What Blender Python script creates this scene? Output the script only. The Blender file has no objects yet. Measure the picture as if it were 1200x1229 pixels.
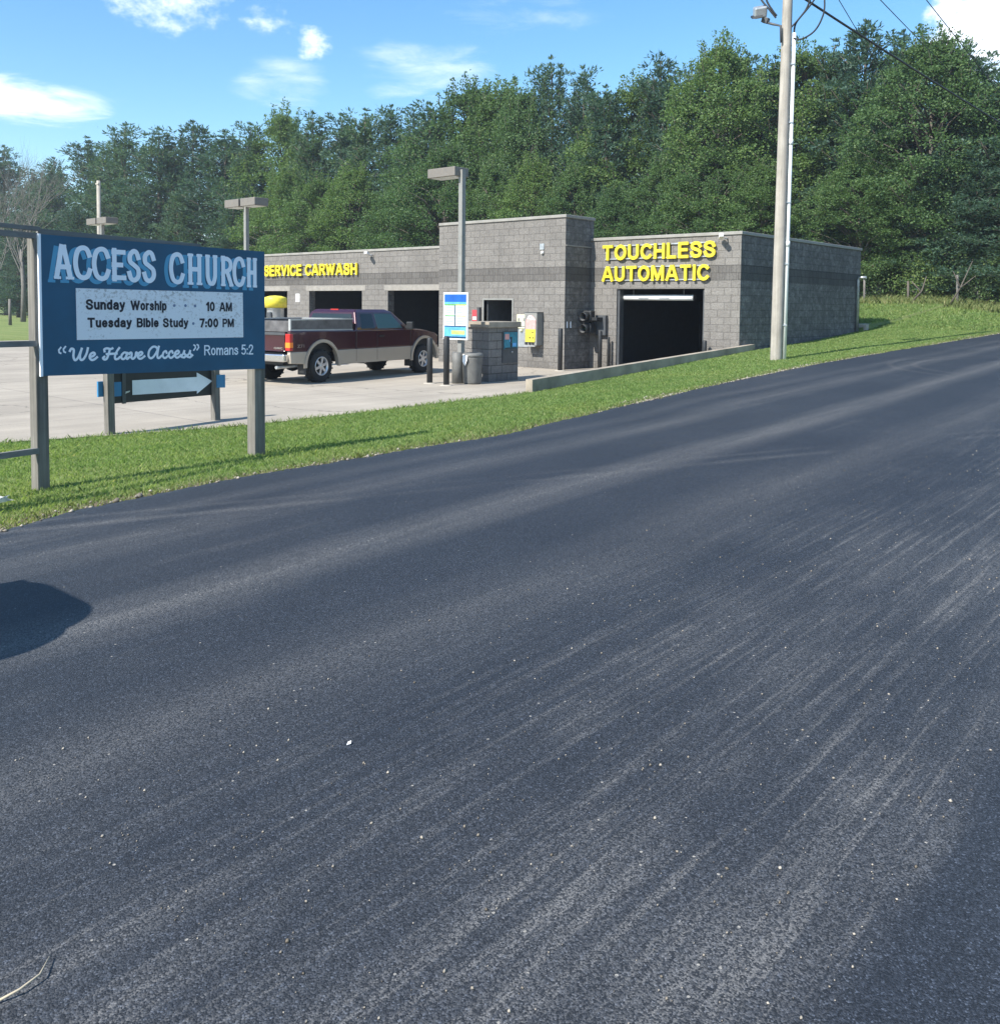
import bpy, bmesh, math, random
import numpy as np
from mathutils import Vector, Matrix
R = math.radians
random.seed(11)
rng = np.random.default_rng(11)
C = bpy.context.scene.collection
scene = bpy.context.scene

# ------------------------------------------------------------------ camera
# world axes: +X runs along the road (away, to the right), +Y points from the road to the car wash, z = 0 is the concrete lot
PITCH, ROLL, YAW, CAM_H = R(3.25), R(0.56), R(41.2), 1.9
fw = Vector((math.cos(YAW) * math.cos(PITCH), math.sin(YAW) * math.cos(PITCH), -math.sin(PITCH)))
rt = Vector((math.sin(YAW), -math.cos(YAW), 0))
up = rt.cross(fw)
rt2 = rt * math.cos(ROLL) + up * math.sin(ROLL)
up2 = up * math.cos(ROLL) - rt * math.sin(ROLL)
cam = bpy.data.cameras.new('camera')
camo = bpy.data.objects.new('camera', cam)
C.objects.link(camo)
M = Matrix((rt2, up2, -fw)).transposed().to_4x4()
M.translation = Vector((0, 0, CAM_H))
camo.matrix_world = M
cam.sensor_fit = 'HORIZONTAL'
cam.sensor_width = 36
cam.lens = 36 * 1110 / 1200
cam.shift_y = -(614.5 - 429) / 1200
cam.clip_start, cam.clip_end = 0.05, 3000
scene.camera = camo

# ------------------------------------------------------------------ sky and sun
SUN_EL, SUN_SIDE = R(43), R(7)
sd = Vector((-math.cos(SUN_EL) * math.cos(SUN_SIDE), math.cos(SUN_EL) * math.sin(SUN_SIDE), math.sin(SUN_EL)))
sun = bpy.data.lights.new('sun', 'SUN')
sun.energy, sun.angle, sun.color = 5.0, R(0.53), (1.0, 0.955, 0.88)
suno = bpy.data.objects.new('sun', sun)
C.objects.link(suno)
suno.rotation_euler = sd.to_track_quat('Z', 'Y').to_euler()
suno.location = (-30, 0, 40)

scene.view_settings.view_transform = 'Standard'
scene.view_settings.look = 'None'
scene.view_settings.gamma = 1
scene.view_settings.use_curve_mapping = False
scene.view_settings.exposure = 0.82
scene.cycles.use_denoising = True
scene.cycles.max_bounces = 6
scene.cycles.diffuse_bounces = 3
scene.cycles.transparent_max_bounces = 8


class NT:
    """small node-tree helper"""
    def __init__(s, nt):
        s.t = nt; s.n = nt.nodes; s.l = nt.links

    def node(s, typ, **kw):
        n = s.n.new(typ)
        for k, v in kw.items():
            if k == 'ins':
                for a, b in v.items():
                    if isinstance(b, bpy.types.NodeSocket):
                        s.l.new(b, n.inputs[a])
                    else:
                        n.inputs[a].default_value = b
            else:
                setattr(n, k, v)
        return n

    def math(s, op, a, b=None, c=None, clamp=False):
        n = s.node('ShaderNodeMath', operation=op, use_clamp=clamp)
        for i, v in enumerate((a, b, c)):
            if v is None: continue
            if isinstance(v, bpy.types.NodeSocket): s.l.new(v, n.inputs[i])
            else: n.inputs[i].default_value = v
        return n.outputs[0]

    def mix(s, fac, a, b, blend='MIX'):
        n = s.node('ShaderNodeMix', data_type='RGBA', blend_type=blend)
        for i, v in ((0, fac), (6, a), (7, b)):
            if isinstance(v, bpy.types.NodeSocket): s.l.new(v, n.inputs[i])
            else: n.inputs[i].default_value = (v if i == 0 else (tuple(v) + (1,))[:4])
        return n.outputs[2]

    def ramp(s, fac, stops, interp='LINEAR'):
        n = s.node('ShaderNodeValToRGB')
        n.color_ramp.interpolation = interp
        e = n.color_ramp.elements
        while len(e) < len(stops): e.new(0.5)
        for i, (p, c) in enumerate(stops):
            e[i].position = p
            e[i].color = (c, c, c, 1) if isinstance(c, (int, float)) else (tuple(c) + (1,))[:4]
        s.l.new(fac, n.inputs[0])
        return n.outputs[0]

    def noise(s, vec, scale, detail=3, rough=0.55, out=0, dist=0.0):
        n = s.node('ShaderNodeTexNoise', ins={'Scale': scale, 'Detail': detail, 'Roughness': rough, 'Distortion': dist})
        if vec is not None: s.l.new(vec, n.inputs['Vector'])
        return n.outputs[out]

    def mapping(s, vec, scale=(1, 1, 1), loc=(0, 0, 0), rot=(0, 0, 0)):
        n = s.node('ShaderNodeMapping')
        n.inputs['Scale'].default_value = scale
        n.inputs['Location'].default_value = loc
        n.inputs['Rotation'].default_value = rot
        s.l.new(vec, n.inputs['Vector'])
        return n.outputs[0]


world = bpy.data.worlds.new('World')
scene.world = world
world.use_nodes = True
w = NT(world.node_tree)
w.n.clear()
sky = w.node('ShaderNodeTexSky', sky_type='NISHITA', sun_disc=False, sun_elevation=SUN_EL,
             sun_rotation=math.atan2(sd.x, sd.y) % (2 * math.pi), altitude=200, air_density=1.0, dust_density=0.4, ozone_density=2.0)
tc = w.node('ShaderNodeTexCoord')
dirv = tc.outputs['Generated']
sep = w.node('ShaderNodeSeparateXYZ', ins={0: dirv})
az = w.math('ARCTAN2', sep.outputs[1], sep.outputs[0])          # radians from +X toward +Y
el = w.math('ARCSINE', sep.outputs[2])
flat = w.node('ShaderNodeCombineXYZ', ins={0: az, 1: el, 2: 0.0})
n1 = w.noise(w.mapping(flat.outputs[0], (1, 1.5, 1)), 34, 8, 0.62)
n2 = w.noise(w.mapping(flat.outputs[0], (1, 4.0, 1), rot=(0, 0, R(6))), 12, 6, 0.6, dist=0.4)


def cloud(a0, e0, ra, re, soft, noise, lo, hi, amt):
    """a soft patch of cloud at azimuth a0, elevation e0 (degrees)"""
    da = w.math('DIVIDE', w.math('SUBTRACT', az, R(a0)), R(ra))
    de = w.math('DIVIDE', w.math('SUBTRACT', el, R(e0)), R(re))
    r2 = w.math('ADD', w.math('MULTIPLY', da, da), w.math('MULTIPLY', de, de))
    m = w.math('SUBTRACT', 1.0, w.math('MULTIPLY', r2, soft), clamp=True)
    v = w.math('ADD', noise, w.math('MULTIPLY', w.math('SUBTRACT', m, 1.0), 0.55))
    f = w.node('ShaderNodeMapRange', interpolation_type='SMOOTHSTEP', ins={0: v, 1: lo, 2: hi, 3: 0.0, 4: amt})
    e = w.node('ShaderNodeMapRange', interpolation_type='SMOOTHSTEP', ins={0: m, 1: 0.0, 2: 0.45, 3: 0.0, 4: 1.0})
    return w.math('MULTIPLY', f.outputs[0], e.outputs[0])


CLOUDS = [  # az, el, half-width, half-height, softness, kind, lo, hi, amount
    (60.9, 17.3, 4.2, 2.9, 0.6, 0, 0.24, 0.74, 0.85),
    (52.4, 15.0, 1.5, 1.3, 0.6, 0, 0.26, 0.72, 0.85),
    (55.3, 16.1, 2.2, 1.6, 0.6, 0, 0.34, 0.80, 0.70),
    (70.2, 10.8, 6.6, 1.5, 0.6, 1, 0.16, 0.66, 0.82),
    (54.6, 12.9, 3.2, 2.2, 0.7, 1, 0.22, 0.80, 0.45),
    (46.0, 14.0, 5.2, 2.4, 0.7, 1, 0.24, 0.80, 0.48),
    (40.0, 17.0, 9.0, 1.6, 0.7, 1, 0.34, 0.80, 0.25),
    (13.2, 15.2, 3.9, 3.0, 0.5, 0, 0.08, 0.52, 0.95),
    (150.0, 30.0, 20.0, 9.0, 0.6, 0, 0.2, 0.6, 0.8),
    (-60.0, 26.0, 24.0, 8.0, 0.6, 0, 0.2, 0.6, 0.8),
]
tot = None
for c in CLOUDS:
    f = cloud(*c[:5], (n1, n2)[c[5]], *c[6:])
    tot = f if tot is None else w.math('MAXIMUM', tot, f)
hs = w.node('ShaderNodeHueSaturation', ins={'Hue': 0.494, 'Saturation': 1.25, 'Value': 1.26, 'Color': sky.outputs[0]})
skyc = w.mix(tot, hs.outputs[0], (9.4, 9.7, 10.2))
bg = w.node('ShaderNodeBackground', ins={'Color': skyc, 'Strength': 0.105})
w.l.new(bg.outputs[0], w.node('ShaderNodeOutputWorld').inputs[0])

# ------------------------------------------------------------------ materials
def newmat(name):
    m = bpy.data.materials.new(name)
    m.use_nodes = True
    t = NT(m.node_tree)
    return m, t, t.n['Principled BSDF']


def paint(name, col, rough=0.6, metal=0.0, var=0.18, scale=6.0, bump=0.0, bscale=60, coat=0.0, spec=0.5, emit=None):
    """plain coloured surface with soft patchy wear"""
    m, t, b = newmat(name)
    o = t.node('ShaderNodeTexCoord').outputs['Object']
    n = t.noise(o, scale, 5, 0.6)
    d = t.ramp(n, [(0.3, 1 - var), (0.7, 1 + var * 0.6)])
    t.l.new(t.mix(1.0, col, d, 'MULTIPLY'), b.inputs['Base Color'])
    b.inputs['Roughness'].default_value = rough
    b.inputs['Metallic'].default_value = metal
    b.inputs['Coat Weight'].default_value = coat
    b.inputs['Coat Roughness'].default_value = 0.06
    b.inputs['Specular IOR Level'].default_value = spec
    if emit:
        b.inputs['Emission Color'].default_value = tuple(col) + (1,)
        b.inputs['Emission Strength'].default_value = emit
    if bump:
        bn = t.node('ShaderNodeBump', ins={'Strength': bump, 'Distance': 0.01, 'Height': t.noise(o, bscale, 4, 0.6)})
        t.l.new(bn.outputs[0], b.inputs['Normal'])
    return m


def block(name, axis, c1, c2, mortar, fluted=False, rock=0.0):
    """split-face concrete block in running bond; axis = the horizontal world axis the wall runs along"""
    m, t, b = newmat(name)
    pos = t.node('ShaderNodeNewGeometry').outputs['Position']
    s = t.node('ShaderNodeSeparateXYZ', ins={0: pos})
    u = s.outputs[axis]
    uv = t.node('ShaderNodeCombineXYZ', ins={0: u, 1: s.outputs[2], 2: 0.0}).outputs[0]
    br = t.node('ShaderNodeTexBrick', offset=0.5, ins={'Vector': t.mapping(uv, (1, 1, 1), (0.07, 0.005, 0)), 'Scale': 1.0, 'Brick Width': 0.4064, 'Row Height': 0.2032,
                'Mortar Size': 0.009, 'Mortar Smooth': 0.35, 'Bias': 0.0})
    br.inputs['Color1'].default_value = c1 + (1,)
    br.inputs['Color2'].default_value = c2 + (1,)
    br.inputs['Mortar'].default_value = mortar + (1,)
    big = t.ramp(t.noise(pos, 0.55, 4, 0.6), [(0.3, 0.86), (0.7, 1.1)])
    fine = t.ramp(t.noise(pos, 26, 5, 0.7), [(0.25, 0.72), (0.75, 1.22)])
    drip = t.ramp(t.noise(t.mapping(pos, (5, 5, 0.5)), 1.0, 4, 0.6), [(0.52, 1.0), (0.72, 0.86)])
    if rock: fine = t.mix(1.0, fine, t.ramp(t.noise(pos, 7, 6, 0.75), [(0.3, 0.6), (0.52, 0.95), (0.72, 1.75)]), 'MULTIPLY')
    col = t.mix(1.0, t.mix(1.0, t.mix(1.0, br.outputs[0], big, 'MULTIPLY'), fine, 'MULTIPLY'), drip, 'MULTIPLY')
    foot = t.ramp(t.math('ADD', s.outputs[2], t.math('MULTIPLY', t.noise(t.mapping(pos, (3, 3, 1)), 1.0, 4, 0.6), 0.7)), [(0.15, 0.72), (0.85, 1.0)])
    col = t.mix(1.0, col, foot, 'MULTIPLY')
    t.l.new(col, b.inputs['Base Color'])
    b.inputs['Roughness'].default_value = 0.95
    b.inputs['Specular IOR Level'].default_value = 0.15
    if fluted:
        wv = t.node('ShaderNodeTexWave', wave_type='BANDS', bands_direction='X', ins={'Vector': uv, 'Scale': 3.1, 'Distortion': 0.0}).outputs['Fac']
        h = t.math('ADD', t.math('MULTIPLY', wv, 0.9), t.math('MULTIPLY', t.noise(pos, 30, 4, 0.6), 0.5))
    else:
        rk = t.noise(pos, 9, 6, 0.68)
        h = t.math('ADD', t.math('MULTIPLY', rk, 1.3 + 1.2 * rock), t.math('MULTIPLY', t.noise(pos, 45, 3, 0.6), 0.35))
    h2 = t.math('SUBTRACT', h, t.math('MULTIPLY', br.outputs['Fac'], 0.9))
    bn = t.node('ShaderNodeBump', ins={'Strength': 0.75, 'Distance': 0.035, 'Height': h2})
    t.l.new(bn.outputs[0], b.inputs['Normal'])
    return m


CROSS_SLOPE, CROSS_Y = -0.5, 3.85


def asphalt():
    m, t, b = newmat('fresh_asphalt')
    pos = t.node('ShaderNodeNewGeometry').outputs['Position']
    s = t.node('ShaderNodeSeparateXYZ', ins={0: pos})
    x, y = s.outputs[0], s.outputs[1]
    wob = t.math('MULTIPLY', t.math('SUBTRACT', t.noise(t.mapping(pos, (0.12, 0.12, 0)), 1.0, 2), 0.5), 0.9)
    yw = t.math('ADD', y, wob)

    def band(c, wd, amt):            # dusty wheel track along the road
        d = t.math('DIVIDE', t.math('ABSOLUTE', t.math('SUBTRACT', yw, c)), wd)
        return t.math('MULTIPLY', t.math('SUBTRACT', 1.0, d, clamp=True), amt)
    streak = t.noise(t.mapping(pos, (0.22, 3.2, 1)), 1.6, 6, 0.62)
    streak2 = t.noise(t.mapping(pos, (0.55, 15.0, 1), rot=(0, 0, R(-5))), 1.6, 6, 0.68)
    cross = t.noise(t.mapping(pos, (0.7, 6.0, 1), rot=(0, 0, R(24))), 1.0, 4, 0.6)
    patch = t.noise(pos, 0.55, 4, 0.6)
    tracks = t.math('ADD', t.math('ADD', band(4.45, 0.36, 0.85), band(5.75, 0.36, 0.55)), t.math('ADD', band(3.1, 0.5, 0.42), band(6.35, 0.2, 0.30)))
    tracks = t.math('MULTIPLY', tracks, t.ramp(streak, [(0.28, 0.35), (0.66, 1.15)]))
    # dust thrown over the near half of the road, none on the strip swept by the last pass
    zone = t.node('ShaderNodeMapRange', interpolation_type='SMOOTHSTEP', ins={0: t.math('ADD', y, t.math('MULTIPLY', wob, 0.16)), 1: 0.66, 2: 0.84, 3: 0.0, 4: 1.0}).outputs[0]
    zone2 = t.node('ShaderNodeMapRange', interpolation_type='SMOOTHSTEP', ins={0: yw, 1: 1.5, 2: 3.3, 3: 1.0, 4: 0.04}).outputs[0]
    zone = t.math('MULTIPLY', zone, zone2)
    dusty = t.math('ADD', t.ramp(streak2, [(0.50, 0.0), (0.70, 1.35)]), t.ramp(streak, [(0.47, 0.0), (0.72, 0.62)]))
    dust = t.math('MULTIPLY', t.math('ADD', dusty, t.node('ShaderNodeMapRange', ins={0: y, 1: 0.8, 2: 2.4, 3: 0.34, 4: 0.08}).outputs[0]), zone)
    dust = t.math('MULTIPLY', dust, t.ramp(patch, [(0.35, 0.25), (0.65, 1.0)]))
    dust = t.math('ADD', dust, t.math('MULTIPLY', t.ramp(cross, [(0.56, 0.0), (0.7, 0.32)]), t.ramp(patch, [(0.5, 0.0), (0.62, 1.0)])))
    # a vehicle that turned across the road, and two tyre arcs farther up
    yc = t.math('SUBTRACT', y, t.math('MULTIPLY', t.math('SUBTRACT', x, 8.0), CROSS_SLOPE))
    for c_, w_, a_ in ((CROSS_Y, .10, .55), (CROSS_Y + .28, .07, .35)):
        d_ = t.math('DIVIDE', t.math('ABSOLUTE', t.math('SUBTRACT', yc, c_)), w_)
        f_ = t.math('MULTIPLY', t.math('MULTIPLY', t.math('SUBTRACT', 1.0, d_, clamp=True), a_), t.ramp(t.noise(pos, 0.5, 3), [(0.4, 0.0), (0.6, 1.0)]))
        tracks = t.math('ADD', tracks, f_)
    rad = t.node('ShaderNodeVectorMath', operation='DISTANCE', ins={0: pos, 1: (19.6, 3.6, .84)}).outputs['Value']
    for r0 in (2.3, 2.75):
        d_ = t.math('DIVIDE', t.math('ABSOLUTE', t.math('SUBTRACT', rad, r0)), .09)
        tracks = t.math('ADD', tracks, t.math('MULTIPLY', t.math('MULTIPLY', t.math('SUBTRACT', 1.0, d_, clamp=True), .35), t.math('GREATER_THAN', y, 4.6)))
    allw = t.math('ADD', tracks, dust, clamp=True)
    # aggregate
    vo = t.node('ShaderNodeTexVoronoi', feature='F1', ins={'Vector': pos, 'Scale': 210.0, 'Randomness': 1.0})
    vs = t.node('ShaderNodeSeparateColor', ins={0: vo.outputs['Color']}).outputs[0]
    grain = t.ramp(vs, [(0.0, 0.45), (0.55, 0.9), (0.88, 1.35), (0.95, 2.0), (1.0, 3.2)])
    fine = t.ramp(t.noise(pos, 60, 4, 0.75), [(0.3, 0.62), (0.7, 1.38)])
    base = t.mix(t.ramp(patch, [(0.35, 0.0), (0.65, 1.0)]), (0.0180, 0.0220, 0.0300), (0.0235, 0.0280, 0.0365))
    base = t.mix(1.0, t.mix(1.0, base, grain, 'MULTIPLY'), fine, 'MULTIPLY')
    grit = t.math('MULTIPLY', allw, t.ramp(t.math('MULTIPLY', vs, t.noise(pos, 90, 2, 0.5)), [(0.1, 0.12), (0.42, 1.1)]), clamp=True)
    col = t.mix(t.math('MULTIPLY', grit, 0.70, clamp=True), base, (0.185, 0.18, 0.172))
    # loose pale grains
    v2 = t.node('ShaderNodeTexVoronoi', feature='F1', ins={'Vector': pos, 'Scale': 38.0, 'Randomness': 1.0})
    v2c = t.node('ShaderNodeSeparateColor', ins={0: v2.outputs['Color']}).outputs[0]
    speck = t.math('MULTIPLY', t.math('GREATER_THAN', v2c, t.math('SUBTRACT', 0.992, t.math('MULTIPLY', allw, 0.09))), t.math('LESS_THAN', v2.outputs['Distance'], 0.17))
    col = t.mix(t.math('MULTIPLY', speck, 0.75), col, (0.36, 0.34, 0.30))
    t.l.new(col, b.inputs['Base Color'])
    b.inputs['Roughness'].default_value = 0.62
    b.inputs['Specular IOR Level'].default_value = 0.42
    h = t.math('ADD', t.math('MULTIPLY', vo.outputs['Distance'], -1.0), t.math('MULTIPLY', t.noise(pos, 24, 3, 0.6), 0.5))
    bn = t.node('ShaderNodeBump', ins={'Strength': 0.5, 'Distance': 0.004, 'Height': h})
    t.l.new(bn.outputs[0], b.inputs['Normal'])
    return m


def concrete_lot():
    m, t, b = newmat('lot_concrete')
    pos = t.node('ShaderNodeNewGeometry').outputs['Position']
    br = t.node('ShaderNodeTexBrick', offset=0.0, ins={'Vector': t.mapping(pos, (1, 1, 1), (1.3, 0.7, 0)), 'Scale': 1.0, 'Brick Width': 4.6, 'Row Height': 3.9, 'Mortar Size': 0.012, 'Mortar Smooth': 0.2})
    br.inputs['Color1'].default_value = (0.345, 0.303, 0.246, 1)
    br.inputs['Color2'].default_value = (0.388, 0.342, 0.278, 1)
    br.inputs['Mortar'].default_value = (0.17, 0.15, 0.13, 1)
    stain = t.ramp(t.noise(pos, 0.5, 6, 0.62), [(0.3, 0.8), (0.65, 1.06)])
    str2 = t.ramp(t.noise(t.mapping(pos, (0.25, 2.2, 1), rot=(0, 0, R(8))), 1.0, 5, 0.6), [(0.35, 0.88), (0.7, 1.06)])
    spk = t.ramp(t.noise(pos, 35, 4, 0.7), [(0.3, 0.88), (0.7, 1.08)])
    vor = t.node('ShaderNodeTexVoronoi', feature='DISTANCE_TO_EDGE', ins={'Vector': t.node('ShaderNodeVectorMath', operation='ADD', ins={0: pos, 1: t.node('ShaderNodeVectorMath', operation='SCALE', ins={0: t.noise(pos, 0.8, 4, 0.6, out=1), 'Scale': 1.3}).outputs[0]}).outputs[0], 'Scale': 0.16})
    crack = t.ramp(vor.outputs[0], [(0.0, 0.5), (0.0045, 1.0)])
    col = br.outputs[0]
    for f in (stain, str2, spk, crack): col = t.mix(1.0, col, f, 'MULTIPLY')
    t.l.new(col, b.inputs['Base Color'])
    b.inputs['Roughness'].default_value = 0.9
    bn = t.node('ShaderNodeBump', ins={'Strength': 0.25, 'Distance': 0.01, 'Height': t.noise(pos, 40, 4, 0.6)})
    t.l.new(bn.outputs[0], b.inputs['Normal'])
    return m


def turf():
    m, t, b = newmat('turf')
    pos = t.node('ShaderNodeNewGeometry').outputs['Position']
    a = t.noise(pos, 0.35, 5, 0.6)
    f = t.noise(pos, 22, 4, 0.75)
    mow = t.noise(t.mapping(pos, (0.5, 0.06, 1), rot=(0, 0, R(-8))), 2.2, 3, 0.5)
    col = t.mix(t.ramp(a, [(0.35, 0.0), (0.68, 1.0)]), (0.140, 0.195, 0.060), (0.205, 0.250, 0.092))
    col = t.mix(t.ramp(mow, [(0.4, 0.0), (0.62, 0.6)]), col, (0.235, 0.265, 0.10))
    # bare, gravelly strip beside the road
    sp = t.node('ShaderNodeSeparateXYZ', ins={0: pos})
    dn = t.math('ADD', sp.outputs[1], t.math('MULTIPLY', t.math('SUBTRACT', t.noise(pos, 1.6, 5, 0.65), 0.5), 1.0))
    dirt = t.node('ShaderNodeMapRange', interpolation_type='SMOOTHSTEP', ins={0: dn, 1: 7.05, 2: 7.5, 3: 1.0, 4: 0.0}).outputs[0]
    col = t.mix(dirt, col, (0.20, 0.165, 0.115))
    col = t.mix(1.0, col, t.ramp(f, [(0.25, 0.6), (0.75, 1.35)]), 'MULTIPLY')
    t.l.new(col, b.inputs['Base Color'])
    b.inputs['Roughness'].default_value = 0.95
    b.inputs['Specular IOR Level'].default_value = 0.1
    bn = t.node('ShaderNodeBump', ins={'Strength': 0.9, 'Distance': 0.06, 'Height': t.noise(pos, 16, 5, 0.75)})
    t.l.new(bn.outputs[0], b.inputs['Normal'])
    return m


def leafmat(name, dark, light, tipc=None, trans=0.28, per_obj=0.25, patchy=False):
    """foliage: every leaf clump its own shade, every tree a little different"""
    m, t, b = newmat(name)
    t.n.remove(b)
    g = t.node('ShaderNodeNewGeometry')
    oi = t.node('ShaderNodeObjectInfo')
    r = g.outputs['Random Per Island']
    col = t.mix(r, dark, light)
    if tipc: col = t.mix(t.ramp(r, [(0.86, 0.0), (1.0, 0.8)]), col, tipc)
    tint = t.ramp(oi.outputs['Random'], [(0.0, (1 - per_obj, 1 - per_obj * 0.8, 1 - per_obj * 0.4)), (0.5, (1, 1, 1)), (1.0, (1 + per_obj * 0.9, 1 + per_obj * 0.6, 1 - per_obj * 0.2))])
    col = t.mix(1.0, col, tint, 'MULTIPLY')
    if patchy:      # dry and lush patches across a lawn
        pn = t.noise(g.outputs['Position'], 0.9, 5, 0.65)
        col = t.mix(1.0, col, t.ramp(pn, [(0.32, (0.84, 0.92, 0.84)), (0.5, (1, 1, 1)), (0.66, (1.14, 1.06, 1.02))]), 'MULTIPLY')
    d = t.node('ShaderNodeBsdfDiffuse', ins={'Color': col})
    tr = t.node('ShaderNodeBsdfTranslucent', ins={'Color': t.mix(1.0, col, (1.25, 1.3, 0.7), 'MULTIPLY')})
    gl = t.node('ShaderNodeBsdfGlossy', ins={'Color': (0.8, 0.85, 0.9, 1), 'Roughness': 0.5})
    mx = t.node('ShaderNodeMixShader', ins={0: trans, 1: d.outputs[0], 2: tr.outputs[0]})
    mx2 = t.node('ShaderNodeMixShader', ins={0: 0.012, 1: mx.outputs[0], 2: gl.outputs[0]})
    t.l.new(mx2.outputs[0], t.n['Material Output'].inputs[0])
    return m


def wood(name, c1, c2, axis=2):
    m, t, b = newmat(name)
    o = t.node('ShaderNodeTexCoord').outputs['Object']
    sc = [26, 26, 26]; sc[axis] = 1.1
    g = t.noise(t.mapping(o, tuple(sc)), 1.0, 6, 0.65)
    k = t.noise(o, 2.2, 4, 0.6)
    col = t.mix(t.ramp(g, [(0.3, 0.0), (0.7, 1.0)]), c1, c2)
    col = t.mix(1.0, col, t.ramp(k, [(0.3, 0.78), (0.7, 1.12)]), 'MULTIPLY')
    t.l.new(col, b.inputs['Base Color'])
    b.inputs['Roughness'].default_value = 0.88
    bn = t.node('ShaderNodeBump', ins={'Strength': 0.5, 'Distance': 0.006, 'Height': g})
    t.l.new(bn.outputs[0], b.inputs['Normal'])
    return m


def weathered_board():
    m, t, b = newmat('peeling_white_board')
    o = t.node('ShaderNodeTexCoord').outputs['Object']
    s = t.node('ShaderNodeSeparateXYZ', ins={0: o})
    n = t.noise(t.mapping(o, (26, 26, 30)), 1.0, 8, 0.8)
    big = t.noise(o, 2.4, 4, 0.6)
    hi = t.node('ShaderNodeMapRange', ins={0: s.outputs[2], 1: 1.5, 2: 2.02, 3: 0.0, 4: 0.09}).outputs[0]
    f = t.ramp(t.math('ADD', t.math('ADD', t.math('MULTIPLY', n, 0.75), t.math('MULTIPLY', big, 0.25)), hi), [(0.55, 0.0), (0.62, 1.0)])
    col = t.mix(t.math('MULTIPLY', f, 0.75), (0.80, 0.82, 0.84), (0.36, 0.34, 0.32))
    t.l.new(col, b.inputs['Base Color'])
    b.inputs['Roughness'].default_value = 0.8
    return m


def glass(name, col=(0.02, 0.03, 0.035), rough=0.05):
    m, t, b = newmat(name)
    b.inputs['Base Color'].default_value = col + (1,)
    b.inputs['Roughness'].default_value = rough
    b.inputs['Specular IOR Level'].default_value = 0.35
    return m


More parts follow.
